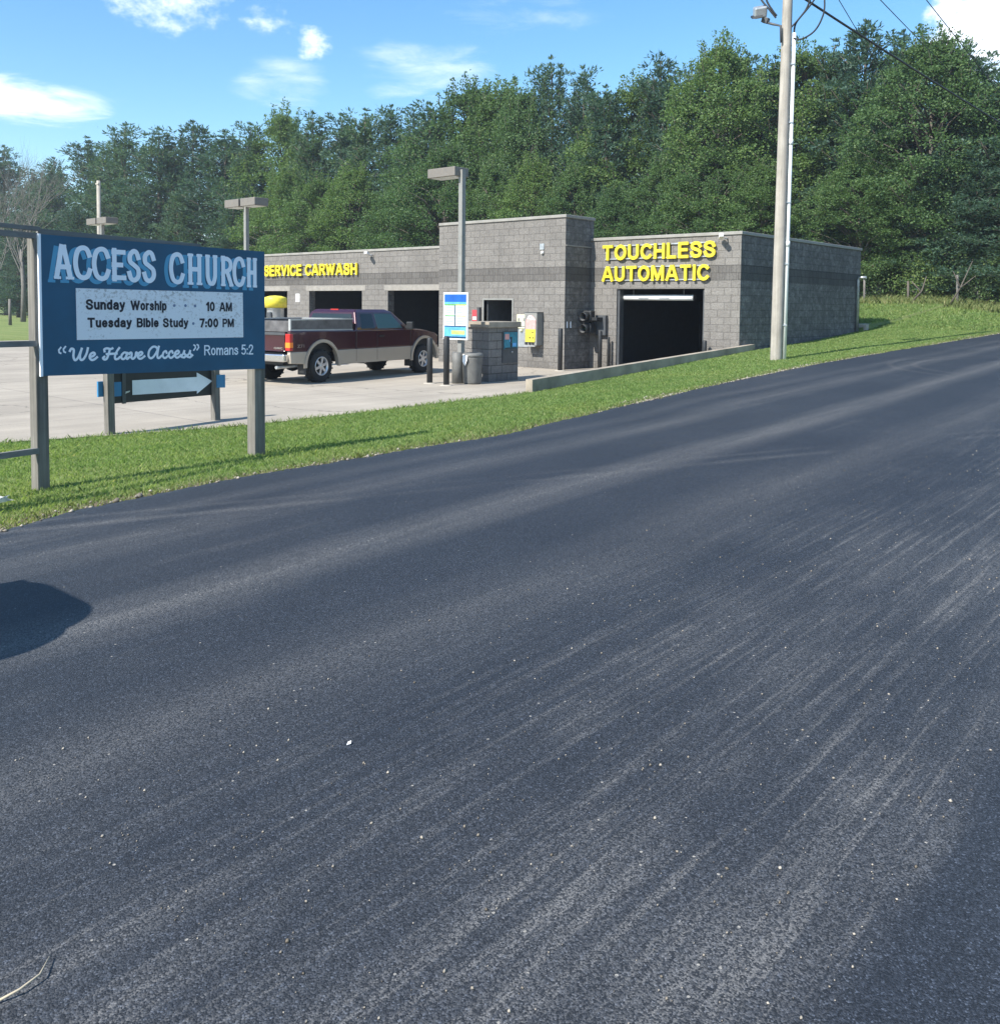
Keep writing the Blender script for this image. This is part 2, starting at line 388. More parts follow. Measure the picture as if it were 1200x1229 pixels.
BF = block('block_front', 1, (0.182, 0.172, 0.159), (0.204, 0.193, 0.178), (0.150, 0.142, 0.132))
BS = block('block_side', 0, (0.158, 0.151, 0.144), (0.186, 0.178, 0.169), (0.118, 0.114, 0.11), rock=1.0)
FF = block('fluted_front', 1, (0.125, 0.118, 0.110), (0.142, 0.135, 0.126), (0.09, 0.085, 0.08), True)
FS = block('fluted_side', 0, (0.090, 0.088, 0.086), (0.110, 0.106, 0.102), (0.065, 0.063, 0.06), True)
MAT = dict(
    coping=paint('coping_metal', (0.26, 0.25, 0.225), 0.6, 0.0, 0.2, 3),
    lintel=paint('lintel_block', (0.25, 0.235, 0.21), 0.92, 0, 0.2, 5, 0.3, 30),
    roof=paint('roof_membrane', (0.2, 0.2, 0.2), 0.9),
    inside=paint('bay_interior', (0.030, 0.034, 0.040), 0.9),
    insidefloor=paint('dark_bay_floor', (0.07, 0.07, 0.068), 0.7),
    asphalt=asphalt(), lot=concrete_lot(), turf=turf(),
    kerb=paint('old_concrete', (0.40, 0.365, 0.31), 0.9, 0, 0.3, 3, 0.4, 30),
    wallconc=paint('formed_concrete', (0.32, 0.275, 0.215), 0.92, 0, 0.4, 1.6, 0.5, 25),
    yellow=paint('yellow_sign_face', (0.74, 0.585, 0.025), 0.5, 0, 0.16, 5),
    white=paint('white_paint', (0.80, 0.80, 0.78), 0.5, 0, 0.1),
    offwhite=paint('off_white_plastic', (0.72, 0.74, 0.72), 0.5, 0, 0.08),
    black=paint('black_paint', (0.015, 0.017, 0.019), 0.55, 0, 0.2),
    darkgrey=paint('dark_grey_metal', (0.06, 0.065, 0.07), 0.5, 0, 0.2),
    lampmetal=paint('lamp_paint_grey', (0.215, 0.215, 0.20), 0.5, 0, 0.15),
    lamphead=paint('lamp_head_bronze', (0.165, 0.148, 0.128), 0.5, 0, 0.12),
    galv=paint('galvanised', (0.46, 0.48, 0.49), 0.42, 0.6, 0.25, 9),
    stainless=paint('stainless', (0.50, 0.52, 0.53), 0.35, 0.7, 0.15, 7),
    signblue=paint('painted_blue_board', (0.012, 0.088, 0.165), 0.6, 0, 0.22, 2.0),
    letterwhite=paint('letter_pale_blue', (0.84, 0.89, 0.95), 0.6, 0, 0.04),
    lettershade=paint('letter_mid_blue', (0.085, 0.33, 0.52), 0.6, 0, 0.06),
    letterblack=paint('letter_black', (0.010, 0.012, 0.022), 0.6, 0, 0.1),
    dotblue=paint('dot_grey_blue', (0.17, 0.23, 0.34), 0.6),
    blueboard=paint('bright_blue_board', (0.03, 0.19, 0.38), 0.6, 0, 0.15),
    arrowwhite=paint('faded_arrow_white', (0.76, 0.80, 0.85), 0.6, 0, 0.12, 3),
    board=weathered_board(),
    post=wood('weathered_post', (0.095, 0.087, 0.074), (0.225, 0.212, 0.188), 2),
    railwood=wood('weathered_rail', (0.13, 0.13, 0.125), (0.21, 0.21, 0.2), 0),
    pole=wood('utility_pole_wood', (0.26, 0.235, 0.20), (0.42, 0.39, 0.34), 2),
    bark=wood('bark', (0.075, 0.06, 0.048), (0.14, 0.12, 0.10), 2),
    greybark=wood('grey_bark', (0.11, 0.10, 0.09), (0.20, 0.185, 0.17), 2),
    pine=leafmat('pine_needles', (0.044, 0.092, 0.066), (0.098, 0.164, 0.106), (0.15, 0.20, 0.10), 0.38, 0.16),
    leaf=leafmat('broad_leaves', (0.062, 0.118, 0.042), (0.130, 0.212, 0.076), (0.20, 0.26, 0.105), 0.42, 0.24),
    bush=leafmat('bush_leaves', (0.07, 0.125, 0.04), (0.14, 0.21, 0.075), (0.23, 0.25, 0.11), 0.3, 0.3),
    grass=leafmat('grass_blades', (0.155, 0.235, 0.070), (0.260, 0.350, 0.120), (0.40, 0.39, 0.20), 0.5, 0.0, True),
    tallgrass=leafmat('dry_tall_grass', (0.14, 0.19, 0.06), (0.25, 0.27, 0.11), (0.36, 0.33, 0.16), 0.35, 0.0),
    gravel=leafmat('pale_gravel', (0.10, 0.085, 0.065), (0.40, 0.36, 0.30), None, 0.0, 0.0),
    maroon=paint('maroon_paint', (0.042, 0.0042, 0.0115), 0.26, 0.25, 0.06, 1.5, coat=0.9),
    pewter=paint('pewter_paint', (0.42, 0.365, 0.295), 0.42, 0.25, 0.06, 1.5, coat=0.6),
    glass=glass('dark_glass'), glassgreen=glass('green_glass', (0.05, 0.10, 0.095), 0.08),
    rubber=paint('tyre_rubber', (0.012, 0.013, 0.014), 0.8, 0, 0.2, 12),
    alloy=paint('alloy', (0.62, 0.63, 0.65), 0.3, 0.7, 0.1),
    chrome=paint('chrome', (0.7, 0.7, 0.7), 0.18, 1.0, 0.08),
    darklens=paint('unlit_red_lens', (0.05, 0.006, 0.006), 0.25),
    redlens=paint('red_lens', (0.45, 0.012, 0.012), 0.2, 0, 0.05, coat=0.6),
    amberlens=paint('amber_lens', (0.85, 0.22, 0.02), 0.2, 0, 0.05, coat=0.6),
    clearlens=paint('clear_lens', (0.75, 0.72, 0.7), 0.15, 0, 0.05, coat=0.6),
    aluminium=paint('dull_aluminium', (0.13, 0.125, 0.125), 0.55, 0.3, 0.5, 4),
    alurail=paint('bright_aluminium', (0.50, 0.50, 0.49), 0.35, 0.5, 0.1),
    pblue=paint('panel_blue', (0.008, 0.095, 0.40), 0.4, 0, 0.25, 5),
    psky=paint('panel_sky', (0.10, 0.36, 0.68), 0.4, 0, 0.3, 6),
    pgreen=paint('panel_green', (0.12, 0.33, 0.13), 0.4, 0, 0.2, 8),
    plime=paint('panel_lime', (0.42, 0.56, 0.16), 0.4, 0, 0.25, 8),
    pwhite=paint('panel_white', (0.46, 0.56, 0.50), 0.4, 0, 0.05),
    pnavy=paint('panel_navy', (0.010, 0.055, 0.115), 0.4, 0, 0.2),
    pgrey=paint('panel_print_grey', (0.20, 0.22, 0.24), 0.5),
    ptan=paint('panel_tan', (0.62, 0.44, 0.20), 0.5),
    teal=paint('machine_teal', (0.02, 0.23, 0.32), 0.4, 0, 0.35, 14),
    pink=paint('faded_pink', (0.66, 0.33, 0.30), 0.5, 0, 0.25, 18),
    vyellow=paint('vending_yellow', (0.82, 0.68, 0.06), 0.4, 0, 0.2, 12),
    cream=paint('cream_notice', (0.70, 0.68, 0.46), 0.5, 0, 0.15, 16),
    red=paint('notice_red', (0.45, 0.05, 0.06), 0.5, 0, 0.2, 20),
    greenglass=paint('signal_green', (0.02, 0.10, 0.07), 0.3),
    bin=paint('bin_grey', (0.13, 0.13, 0.122), 0.6, 0, 0.25, 5, 0.3, 60),
    cable=paint('black_cable', (0.012, 0.012, 0.013), 0.6),
    twig=paint('dry_twig', (0.42, 0.36, 0.26), 0.8),
)

# ------------------------------------------------------------------ mesh helpers
WLOC = {}


def tag(o, label=None, cat=None, group=None, kind=None):
    if label: o['label'] = label
    if cat: o['category'] = cat
    if group: o['group'] = group
    if kind: o['kind'] = kind
    return o


def thing(name, label, cat, loc=(0, 0, 0), rz=0.0, group=None):
    o = bpy.data.objects.new(name, None)
    o.empty_display_size = 0.2
    C.objects.link(o)
    o.location = loc
    o.rotation_euler = (0, 0, rz)
    WLOC[o] = Vector(loc)
    return tag(o, label, cat, group)


class MB:
    def __init__(s): s.v = []; s.f = []; s.m = []; s.sm = []

    def add(s, vs, fs, mi=0, smooth=False):
        k = len(s.v)
        s.v += [tuple(p) for p in vs]
        for f in fs: s.f.append([i + k for i in f]); s.m.append(mi); s.sm.append(smooth)

    def box(s, x0, x1, y0, y1, z0, z1, mi=0):
        if x0 > x1: x0, x1 = x1, x0
        if y0 > y1: y0, y1 = y1, y0
        vs = [(x, y, z) for z in (z0, z1) for y in (y0, y1) for x in (x0, x1)]
        s.add(vs, [(0, 2, 3, 1), (4, 5, 7, 6), (0, 1, 5, 4), (2, 6, 7, 3), (0, 4, 6, 2), (1, 3, 7, 5)], mi)
        return s

    def obox(s, c, a, b, d, mi=0):
        """box from a centre and three half-axis vectors"""
        c, a, b, d = Vector(c), Vector(a), Vector(b), Vector(d)
        vs = [c + a * i + b * j + d * k for k in (-1, 1) for j in (-1, 1) for i in (-1, 1)]
        s.add(vs, [(0, 2, 3, 1), (4, 5, 7, 6), (0, 1, 5, 4), (2, 6, 7, 3), (0, 4, 6, 2), (1, 3, 7, 5)], mi)
        return s

    def bar(s, p, q, w, h, mi=0):
        p, q = Vector(p), Vector(q)
        d = (q - p); L = d.length; d /= L
        u = Vector((0, 0, 1)) if abs(d.z) < 0.9 else Vector((1, 0, 0))
        a = d.cross(u).normalized(); b = a.cross(d).normalized()
        return s.obox((p + q) / 2, d * L / 2, a * w / 2, b * h / 2, mi)

    def tube(s, pts, r, n=10, mi=0, cap=True):
        pts = [Vector(p) for p in pts]
        rs = r if isinstance(r, (list, tuple)) else [r] * len(pts)
        k = len(s.v)
        ref = None
        for i, p in enumerate(pts):
            d = (pts[min(i + 1, len(pts) - 1)] - pts[max(i - 1, 0)]).normalized()
            if ref is None: ref = Vector((0, 0, 1)) if abs(d.z) < 0.9 else Vector((1, 0, 0))
            a = d.cross(ref).normalized(); b = d.cross(a).normalized(); ref = -b if b.dot(ref) < 0 else b
            a = d.cross(ref).normalized(); b = a.cross(d)
            for j in range(n):
                t = 2 * math.pi * j / n
                s.v.append(tuple(p + (a * math.cos(t) + b * math.sin(t)) * rs[i]))
        for i in range(len(pts) - 1):
            for j in range(n):
                s.f.append([k + i * n + j, k + i * n + (j + 1) % n, k + (i + 1) * n + (j + 1) % n, k + (i + 1) * n + j]); s.m.append(mi); s.sm.append(True)
        if cap:
            s.f.append([k + j for j in range(n)][::-1]); s.m.append(mi); s.sm.append(False)
            s.f.append([k + (len(pts) - 1) * n + j for j in range(n)]); s.m.append(mi); s.sm.append(False)
        return s

    def lathe(s, prof, c, ax=(0, 0, 1), n=24, mi=0, smooth=True, cap=True):
        """profile (r, h) turned about axis ax through c"""
        ax = Vector(ax).normalized()
        a = ax.cross(Vector((1, 0, 0)) if abs(ax.x) < 0.9 else Vector((0, 1, 0))).normalized(); b = ax.cross(a)
        c = Vector(c); k = len(s.v); m = len(prof)
        for r, h in prof:
            for j in range(n):
                t = 2 * math.pi * j / n
                s.v.append(tuple(c + ax * h + (a * math.cos(t) + b * math.sin(t)) * r))
        for i in range(m - 1):
            for j in range(n):
                s.f.append([k + i * n + j, k + i * n + (j + 1) % n, k + (i + 1) * n + (j + 1) % n, k + (i + 1) * n + j]); s.m.append(mi); s.sm.append(smooth)
        for i, rev in ((0, True), (m - 1, False)):
            if cap and prof[i][0] > 1e-4:
                q = [k + i * n + j for j in range(n)]
                s.f.append(q[::-1] if rev else q); s.m.append(mi); s.sm.append(False)
        return s

    def prism(s, poly, fn, mi=0):
        """polygon extruded between fn(p, 0) and fn(p, 1)"""
        n = len(poly)
        vs = [fn(p, 0) for p in poly] + [fn(p, 1) for p in poly]
        fs = [list(range(n))[::-1], [n + i for i in range(n)]] + [[i, (i + 1) % n, n + (i + 1) % n, n + i] for i in range(n)]
        s.add(vs, fs, mi)
        return s

    def ribbon(s, pts, hw, fn, d, mi=0, back=None):
        """flat stroke of half-width hw along 2D points, mapped to the world by fn(x, y, depth)"""
        pts = s.capped(pts, hw)
        n = len(pts); L = []; Rr = []
        for i in range(n):
            ax, ay = pts[max(i - 1, 0)]; bx, by = pts[min(i + 1, n - 1)]
            dx, dy = bx - ax, by - ay; l = math.hypot(dx, dy) or 1
            nx, ny = -dy / l, dx / l
            h = hw[i] if isinstance(hw, (list, tuple)) else hw
            if 0 < i < n - 1:
                ux, uy = pts[i][0] - ax, pts[i][1] - ay; ul = math.hypot(ux, uy) or 1
                c = (-uy / ul) * nx + (ux / ul) * ny
                h = h / max(c, 0.5)
            L.append((pts[i][0] + nx * h, pts[i][1] + ny * h)); Rr.append((pts[i][0] - nx * h, pts[i][1] - ny * h))
        vs = [fn(p[0], p[1], d + i * 3e-5) for i, p in enumerate(L)] + [fn(p[0], p[1], d + i * 3e-5) for i, p in enumerate(Rr)]
        fs = [[n + i, n + i + 1, i + 1, i] for i in range(n - 1)]
        if back is not None:
            vs += [fn(p[0], p[1], back) for p in L] + [fn(p[0], p[1], back) for p in Rr]
            fs += [[i, i + 1, 2 * n + i + 1, 2 * n + i] for i in range(n - 1)] + [[n + i + 1, n + i, 3 * n + i, 3 * n + i + 1] for i in range(n - 1)]
            fs += [[n, 0, 2 * n, 3 * n], [n - 1, 2 * n - 1, 4 * n - 1, 3 * n - 1]]
        s.add(vs, fs, mi)
        return s

    @staticmethod
    def capped(pts, hw):
        h = hw if not isinstance(hw, (list, tuple)) else hw[0]
        pts = [tuple(p) for p in pts]
        def ext(a, b):
            dx, dy = a[0] - b[0], a[1] - b[1]; l = math.hypot(dx, dy) or 1
            return (a[0] + dx / l * h * .9, a[1] + dy / l * h * .9)
        return [ext(pts[0], pts[1])] + pts[1:-1] + [ext(pts[-1], pts[-2])]

    def build(s, name, mats, parent=None, world=True, bevel=0.0, seg=2, fix=True):
        me = bpy.data.meshes.new(name)
        off = Vector((0, 0, 0))
        if parent is not None and world: off = WLOC.get(parent, off)
        me.from_pydata([tuple(Vector(p) - off) for p in s.v], [], s.f)
        if not isinstance(mats, (list, tuple)): mats = [mats]
        for m in mats: me.materials.append(m)
        me.polygons.foreach_set('material_index', s.m)
        me.polygons.foreach_set('use_smooth', s.sm)
        if fix:
            bm = bmesh.new(); bm.from_mesh(me)
            bmesh.ops.recalc_face_normals(bm, faces=bm.faces)
            bm.to_mesh(me); bm.free()
        me.update()
        o = bpy.data.objects.new(name, me)
        C.objects.link(o)
        if parent is not None: o.parent = parent
        WLOC[o] = off
        if bevel:
            b = o.modifiers.new('bevel', 'BEVEL'); b.width = bevel; b.segments = seg; b.limit_method = 'ANGLE'; b.angle_limit = R(40)
        return o


def grid_mesh(name, xs, ys, zf, mat, keep=None, mats=None, matf=None):
    X, Y = np.meshgrid(xs, ys, indexing='ij')
    Z = zf(X, Y)
    nx, ny = X.shape
    co = np.stack([X, Y, Z], -1).reshape(-1, 3)
    idx = np.arange(nx * ny).reshape(nx, ny)
    q = np.stack([idx[:-1, :-1], idx[1:, :-1], idx[1:, 1:], idx[:-1, 1:]], -1).reshape(-1, 4)
    return raw_mesh(name, co, q, mat, smooth=True)


def raw_mesh(name, co, q, mat, smooth=False, link=True):
    me = bpy.data.meshes.new(name)
    k = q.shape[1]
    me.vertices.add(len(co)); me.vertices.foreach_set('co', np.ascontiguousarray(co, np.float32).ravel())
    me.loops.add(q.size); me.loops.foreach_set('vertex_index', np.ascontiguousarray(q, np.int32).ravel())
    me.polygons.add(len(q)); me.polygons.foreach_set('loop_start', np.arange(0, q.size, k, dtype=np.int32))
    me.polygons.foreach_set('loop_total', np.full(len(q), k, np.int32))
    if smooth: me.polygons.foreach_set('use_smooth', np.ones(len(q), bool))
    me.materials.append(mat)
    me.update(calc_edges=True)
    me.validate()
    if not link: return me
    o = bpy.data.objects.new(name, me); C.objects.link(o)
    return o


GLY = {}


def glyphs(text, bold=0.0):
    """vertices (x, y), faces and advance of the text in the built-in font, cap height about 0.73"""
    key = (text, bold)
    if key in GLY: return GLY[key]
    cu = bpy.data.curves.new('txt', 'FONT')
    cu.body = text; cu.offset = bold; cu.resolution_u = 3
    o = bpy.data.objects.new('txt', cu); C.objects.link(o)
    bpy.context.view_layer.update()
    me = bpy.data.meshes.new_from_object(o.evaluated_get(bpy.context.evaluated_depsgraph_get()))
    vs = [(v.co.x, v.co.y) for v in me.vertices]; fs = [list(p.vertices) for p in me.polygons]
    bpy.data.objects.remove(o); bpy.data.curves.remove(cu); bpy.data.meshes.remove(me)
    GLY[key] = (vs, fs)
    return GLY[key]


def text_fit(mb, text, x0, x1, y0, y1, fn, d, bold=0.0, mi=0, ref=None):
    """text stretched so that its own extents (or those of ref in y) fill x0..x1, y0..y1, flat at depth d"""
    vs, fs = glyphs(text, bold)
    rv = glyphs(ref, bold)[0] if ref else vs
    ax0, ax1 = min(p[0] for p in vs), max(p[0] for p in vs)
    ay0, ay1 = min(p[1] for p in rv), max(p[1] for p in rv)
    mb.add([fn(x0 + (p[0] - ax0) / (ax1 - ax0) * (x1 - x0), y0 + (p[1] - ay0) / (ay1 - ay0) * (y1 - y0), d) for p in vs], fs, mi)


def cr(pts, n=7):
    """Catmull-Rom samples through 2D points"""
    P = [pts[0]] + list(pts) + [pts[-1]]
    out = []
    for i in range(1, len(P) - 2):
        p0, p1, p2, p3 = P[i - 1:i + 3]
        for k in range(n):
            t = k / n
            out.append(tuple(0.5 * (2 * p1[j] + (p2[j] - p0[j]) * t + (2 * p0[j] - 5 * p1[j] + 4 * p2[j] - p3[j]) * t * t + (3 * p1[j] - p0[j] - 3 * p2[j] + p3[j]) * t ** 3) for j in (0, 1)))
    out.append(tuple(pts[-1]))
    return out


def oval(cx, cy, rx, ry, n=16, a0=90, a1=450): return [(cx + rx * math.cos(R(a0 + (a1 - a0) * i / n)), cy + ry * math.sin(R(a0 + (a1 - a0) * i / n))) for i in range(n + 1)]


ARCH = lambda x, w: cr([(x, .40), (x + w * .22, .62), (x + w * .6, .70), (x + w * .94, .58), (x + w, .40), (x + w, 0)], 4)
SANS = {
    'T': (.62, [[(0, 1), (.62, 1)], [(.31, 1), (.31, 0)]]), 'O': (.70, [oval(.35, .5, .35, .5, 22)]),
    'U': (.60, [[(0, 1)] + oval(.30, .32, .30, .32, 12, 180, 360) + [(.60, 1)]]), 'C': (.64, [oval(.35, .5, .35, .5, 18, 42, 318)]),
    'H': (.60, [[(0, 0), (0, 1)], [(.60, 0), (.60, 1)], [(0, .51), (.60, .51)]]), 'L': (.48, [[(0, 1), (0, 0)], [(0, 0), (.48, 0)]]),
    'E': (.50, [[(0, 0), (0, 1)], [(0, 1), (.50, 1)], [(0, .52), (.46, .52)], [(0, 0), (.52, 0)]]),
    'S': (.58, [cr([(.56, .74), (.46, .95), (.28, 1.0), (.08, .93), (.02, .74), (.14, .58), (.42, .46), (.57, .28), (.50, .07), (.29, 0), (.10, .06), (.0, .27)], 4)]),
    'A': (.72, [[(.30, 1), (.0, 0)], [(.42, 1), (.72, 0)], [(.14, .30), (.58, .30)]]), 'I': (.0, [[(0, 0), (0, 1)]]),
    'M': (.78, [[(0, 0), (0, 1)], [(.04, 1), (.39, .05)], [(.74, 1), (.39, .05)], [(.78, 1), (.78, 0)]]),
    'R': (.58, [[(0, 0), (0, 1)], [(0, 1)] + oval(.34, .76, .22, .24, 8, 90, -90) + [(0, .52)], [(.30, .50), (.58, 0)]]),
    'V': (.68, [[(0, 1), (.34, .02)], [(.68, 1), (.34, .02)]]), 'W': (1.0, [[(0, 1), (.25, .02)], [(.5, .96), (.25, .02)], [(.5, .96), (.75, .02)], [(1.0, 1), (.75, .02)]]),
    'B': (.54, [[(0, 0), (0, 1)], [(0, 1)] + oval(.32, .765, .20, .235, 8, 90, -90) + [(0, .53)], [(0, .53)] + oval(.32, .265, .24, .265, 8, 90, -90) + [(0, 0)]]),
    'P': (.54, [[(0, 0), (0, 1)], [(0, 1)] + oval(.31, .73, .24, .27, 8, 90, -90) + [(0, .46)]]),
    '0': (.46, [oval(.23, .5, .23, .5, 18)]), '1': (.20, [[(.0, .78), (.18, .98)], [(.20, 1), (.20, 0)]]), '7': (.46, [[(0, 1), (.46, 1)], [(.46, 1), (.16, 0)]]),
    '5': (.46, [[(.42, 1), (.08, 1)], [(.08, 1), (.04, .52)], cr([(.04, .52), (.22, .64), (.42, .52), (.46, .30), (.36, .06), (.18, 0), (.0, .12)], 4)]),
    '2': (.46, [cr([(.02, .74), (.10, .95), (.26, 1.0), (.42, .88), (.42, .66), (.24, .36), (.0, 0)], 4), [(0, 0), (.46, 0)]]),
    ':': (.0, [[(0, .02), (0, .08)], [(0, .52), (0, .58)]]),
    'a': (.42, [cr([(.04, .54), (.12, .67), (.27, .70), (.40, .60), (.42, .44), (.42, 0)], 4), cr([(.42, .42), (.16, .37), (.0, .22), (.05, .05), (.20, 0), (.36, .08), (.42, .22)], 4)]),
    'b': (.42, [[(0, 0), (0, 1)], oval(.21, .35, .21, .35, 14)]), 'd': (.42, [[(.42, 0), (.42, 1)], oval(.21, .35, .21, .35, 14)]),
    'e': (.42, [[(.02, .36), (.42, .36)], oval(.21, .35, .21, .35, 14, 4, 318)]), 'h': (.40, [[(0, 0), (0, 1)], ARCH(0, .40)]), 'i': (.0, [[(0, 0), (0, .70)], [(0, .92), (0, .98)]]),
    'l': (.0, [[(0, 0), (0, 1)]]), 'm': (.68, [[(0, 0), (0, .70)], ARCH(0, .34), ARCH(.34, .34)]), 'n': (.40, [[(0, 0), (0, .70)], ARCH(0, .40)]), 'o': (.42, [oval(.21, .35, .21, .35, 14)]),
    'p': (.42, [[(0, -.28), (0, .70)], oval(.21, .35, .21, .35, 14)]), 'r': (.22, [[(0, 0), (0, .70)], cr([(0, .42), (.08, .62), (.22, .68)], 4)]),
    's': (.36, [cr([(.35, .54), (.24, .69), (.08, .66), (.02, .53), (.14, .40), (.32, .30), (.35, .14), (.22, 0), (.06, .03), (.0, .16)], 4)]),
    't': (.24, [cr([(.09, .94), (.09, .5), (.09, .16), (.14, .02), (.24, .0)], 3), [(0, .68), (.22, .68)]]), 'u': (.40, [[(0, .70)] + cr([(0, .30), (.05, .08), (.18, 0), (.34, .10), (.40, .28)], 4), [(.40, .70), (.40, 0)]]),
    'y': (.42, [[(0, .70), (.22, .02)], cr([(.42, .70), (.22, .02), (.14, -.20), (.0, -.26)], 4)]),
}


def stroke_text(mb, text, x0, x1, y0, h, fn, d, t=.10, gap=.12, space=.34, back=None):
    """grotesque lettering from plain strokes, filling x0..x1 on the baseline y0 with cap height h; t = half stroke"""
    tot = sum(space if c == ' ' else SANS[c][0] + 2 * t + gap for c in text) - gap
    k = (x1 - x0) / tot; x = 0
    for c in text:
        if c == ' ': x += space; continue
        w_, st = SANS[c]
        for i, q_ in enumerate(st):
            mb.ribbon([(x0 + (x + t + p[0]) * k, y0 + (t + p[1] * (1 - 2 * t)) * h) for p in q_], t * min(h, k), fn, d + i * .0007, back=back)
        x += w_ + 2 * t + gap


# ------------------------------------------------------------------ ground, lot, road
sst = lambda e0, e1, x: (lambda t: t * t * (3 - 2 * t))(np.clip((x - e0) / (e1 - e0), 0, 1))
ROAD_S = [-40, -8, 2.46, 3.15, 3.84, 4.71, 6.24, 7.83, 9.15, 13.05, 17.2, 20.75, 31.2, 60, 120]
ROAD_T = [6.6, 6.5, 6.68, 6.92, 6.95, 6.92, 6.80, 6.66, 6.78, 7.15, 7.36, 7.37, 7.12, 7.2, 7.2]
road_edge = lambda s: np.interp(s, ROAD_S, ROAD_T)
road_z = lambda s: 0.25 + 0.03 * np.clip(s, -20, 70)
lot_te = lambda s: np.interp(s, [-20, 4.8, 7.5, 11.5, 14.1, 23.3, 200], [13.4, 13.1, 12.42, 12.1, 11.5, 11.5, 11.5])
lot_ze = lambda s: np.interp(s, [-20, 8.5, 11.5, 14.1, 23.3, 27.3, 32, 36, 45, 60, 300], [0, 0, 0.06, 0.19, 0.72, 0.88, 1.16, 1.5, 2.4, 2.8, 3.5])


def lot_z(s, t):
    return np.interp(s, [8.5, 11.5, 14.1, 16], [0, 0.06, 0.19, 0.0]) * (1 - sst(0, 1.6, t - lot_te(s)))


def hill(s, t):
    a = np.interp(s, [23, 31.9, 32.2, 36, 45, 60, 300], [0.7, 1.2, 1.34, 1.6, 2.45, 2.9, 3.5])
    wgt = 1 - sst(20, 34, t)
    return a * wgt + 0.12 * (1 - wgt)


def lawn_z(s, t):
    te, re = lot_te(s), road_edge(s)
    f = np.clip((t - re) / (te - re), 0, 1)
    zl = (road_z(s) - 0.025) * (1 - f) + (lot_ze(s) - 0.02) * f
    beyond = np.where(s < 31.95, -0.06, hill(s, t))
    beyond = np.where((t > 46.1) | (s < -11), 0.05 + 0.0 * s, beyond)
    beyond = np.where((s > 23.6) & (t > 34) & (s < 32), 0.02, beyond)
    z = np.where(t > te, beyond, zl)
    return np.where(t < re, road_z(s) - 0.09, z)


xs = np.concatenate([np.linspace(-400, -30, 12), np.linspace(-28, -2, 14), np.arange(-1, 48, 0.22), np.linspace(48.5, 80, 24), np.linspace(90, 900, 16)])
ys = np.concatenate([np.linspace(-400, -12, 12), np.linspace(-10, 5.5, 16), np.arange(6.0, 14.4, 0.16), np.linspace(14.6, 46, 42), np.linspace(46.2, 110, 30), np.linspace(120, 900, 16)])
xs = np.sort(np.append(xs, [31.94, 31.96])); ys = np.sort(np.append(ys, [11.49, 11.51]))
g = grid_mesh('lawn', xs, ys, lawn_z, MAT['turf'])
tag(g, kind='structure')

# concrete lot
ls = np.concatenate([np.arange(-14, 8.4, 0.8), np.arange(8.5, 23.3, 0.35), [23.4]])
rows = np.linspace(0, 1, 26) ** 1.8
S_, K_ = np.meshgrid(ls, rows, indexing='ij')
T_ = lot_te(S_) + 0.02 * np.sin(S_ * 9) + (46.1 - lot_te(S_)) * K_
co = np.stack([S_, T_, lot_z(S_, T_) + 0.0], -1).reshape(-1, 3)
nx, ny = S_.shape
idx = np.arange(nx * ny).reshape(nx, ny)
q = np.stack([idx[:-1, :-1], idx[1:, :-1], idx[1:, 1:], idx[:-1, 1:]], -1).reshape(-1, 4)
o = raw_mesh('parking_lot', co, q, MAT['lot'], smooth=True)
tag(o, kind='structure')

# road with a ragged edge and a short broken skirt
rs = np.arange(-40, 90, 0.07)
jit = rng.normal(0, 0.012, len(rs)) + 0.035 * np.sin(rs * 2.3) * np.sin(rs * 0.9 + 1)
te = road_edge(rs) + jit
cols = np.concatenate([[-8.0], np.linspace(-5, 6.0, 10)])
T_ = np.concatenate([np.repeat(cols[None], len(rs), 0), te[:, None] - 0.12, te[:, None], te[:, None] + 0.03], 1)
S_ = np.repeat(rs[:, None], T_.shape[1], 1)
Z_ = np.repeat(road_z(rs)[:, None], T_.shape[1], 1).copy()
Z_[:, -2] -= 0.008; Z_[:, -1] -= 0.07
co = np.stack([S_, T_, Z_], -1).reshape(-1, 3)
nx, ny = S_.shape
idx = np.arange(nx * ny).reshape(nx, ny)
q = np.stack([idx[:-1, :-1], idx[1:, :-1], idx[1:, 1:], idx[:-1, 1:]], -1).reshape(-1, 4)
o = raw_mesh('road', co, q, MAT['asphalt'], smooth=True)
tag(o, kind='structure')

# grass blades
def blades(n, s0, s1, dens_fall, hgt, wid, tfun, name, mat, label=None, seed=1):
    r = np.random.default_rng(seed)
    s = s0 + (s1 - s0) * r.random(n) ** dens_fall
    t = tfun(s, r)
    ok = np.isfinite(t); s, t = s[ok], t[ok]; n = len(s)
    z = lawn_z(s, t)
    d = np.hypot(s, t)
    clump = 0.8 + 0.3 * np.sin(s * 1.7 + 2 * np.sin(t * 1.3)) * np.sin(t * 2.1 + s * 0.6) * 0.5 + 0.35 * r.random(n)
    h = hgt * clump * (0.6 + 0.7 * r.random(n))
    wd = wid * (0.7 + 0.6 * r.random(n)) * np.clip(d / 9, 1, 3.5)
    a = r.random(n) * 2 * np.pi
    lean = h * (0.25 + 0.75 * r.random(n)); la = r.random(n) * 2 * np.pi
    b = np.stack([s, t, z - 0.01], -1)
    wv = np.stack([np.cos(a), np.sin(a), 0 * a], -1) * wd[:, None] / 2
    mid = b + np.stack([np.cos(la) * lean * 0.3, np.sin(la) * lean * 0.3, h * 0.6], -1)
    tip = b + np.stack([np.cos(la) * lean, np.sin(la) * lean, h], -1)
    co = np.stack([b - wv, b + wv, mid + wv * 0.7, tip, mid - wv * 0.7], 1).reshape(-1, 3)
    q = np.arange(n * 5).reshape(n, 5)
    ob = raw_mesh(name, co, q, mat)
    return tag(ob, kind='stuff')


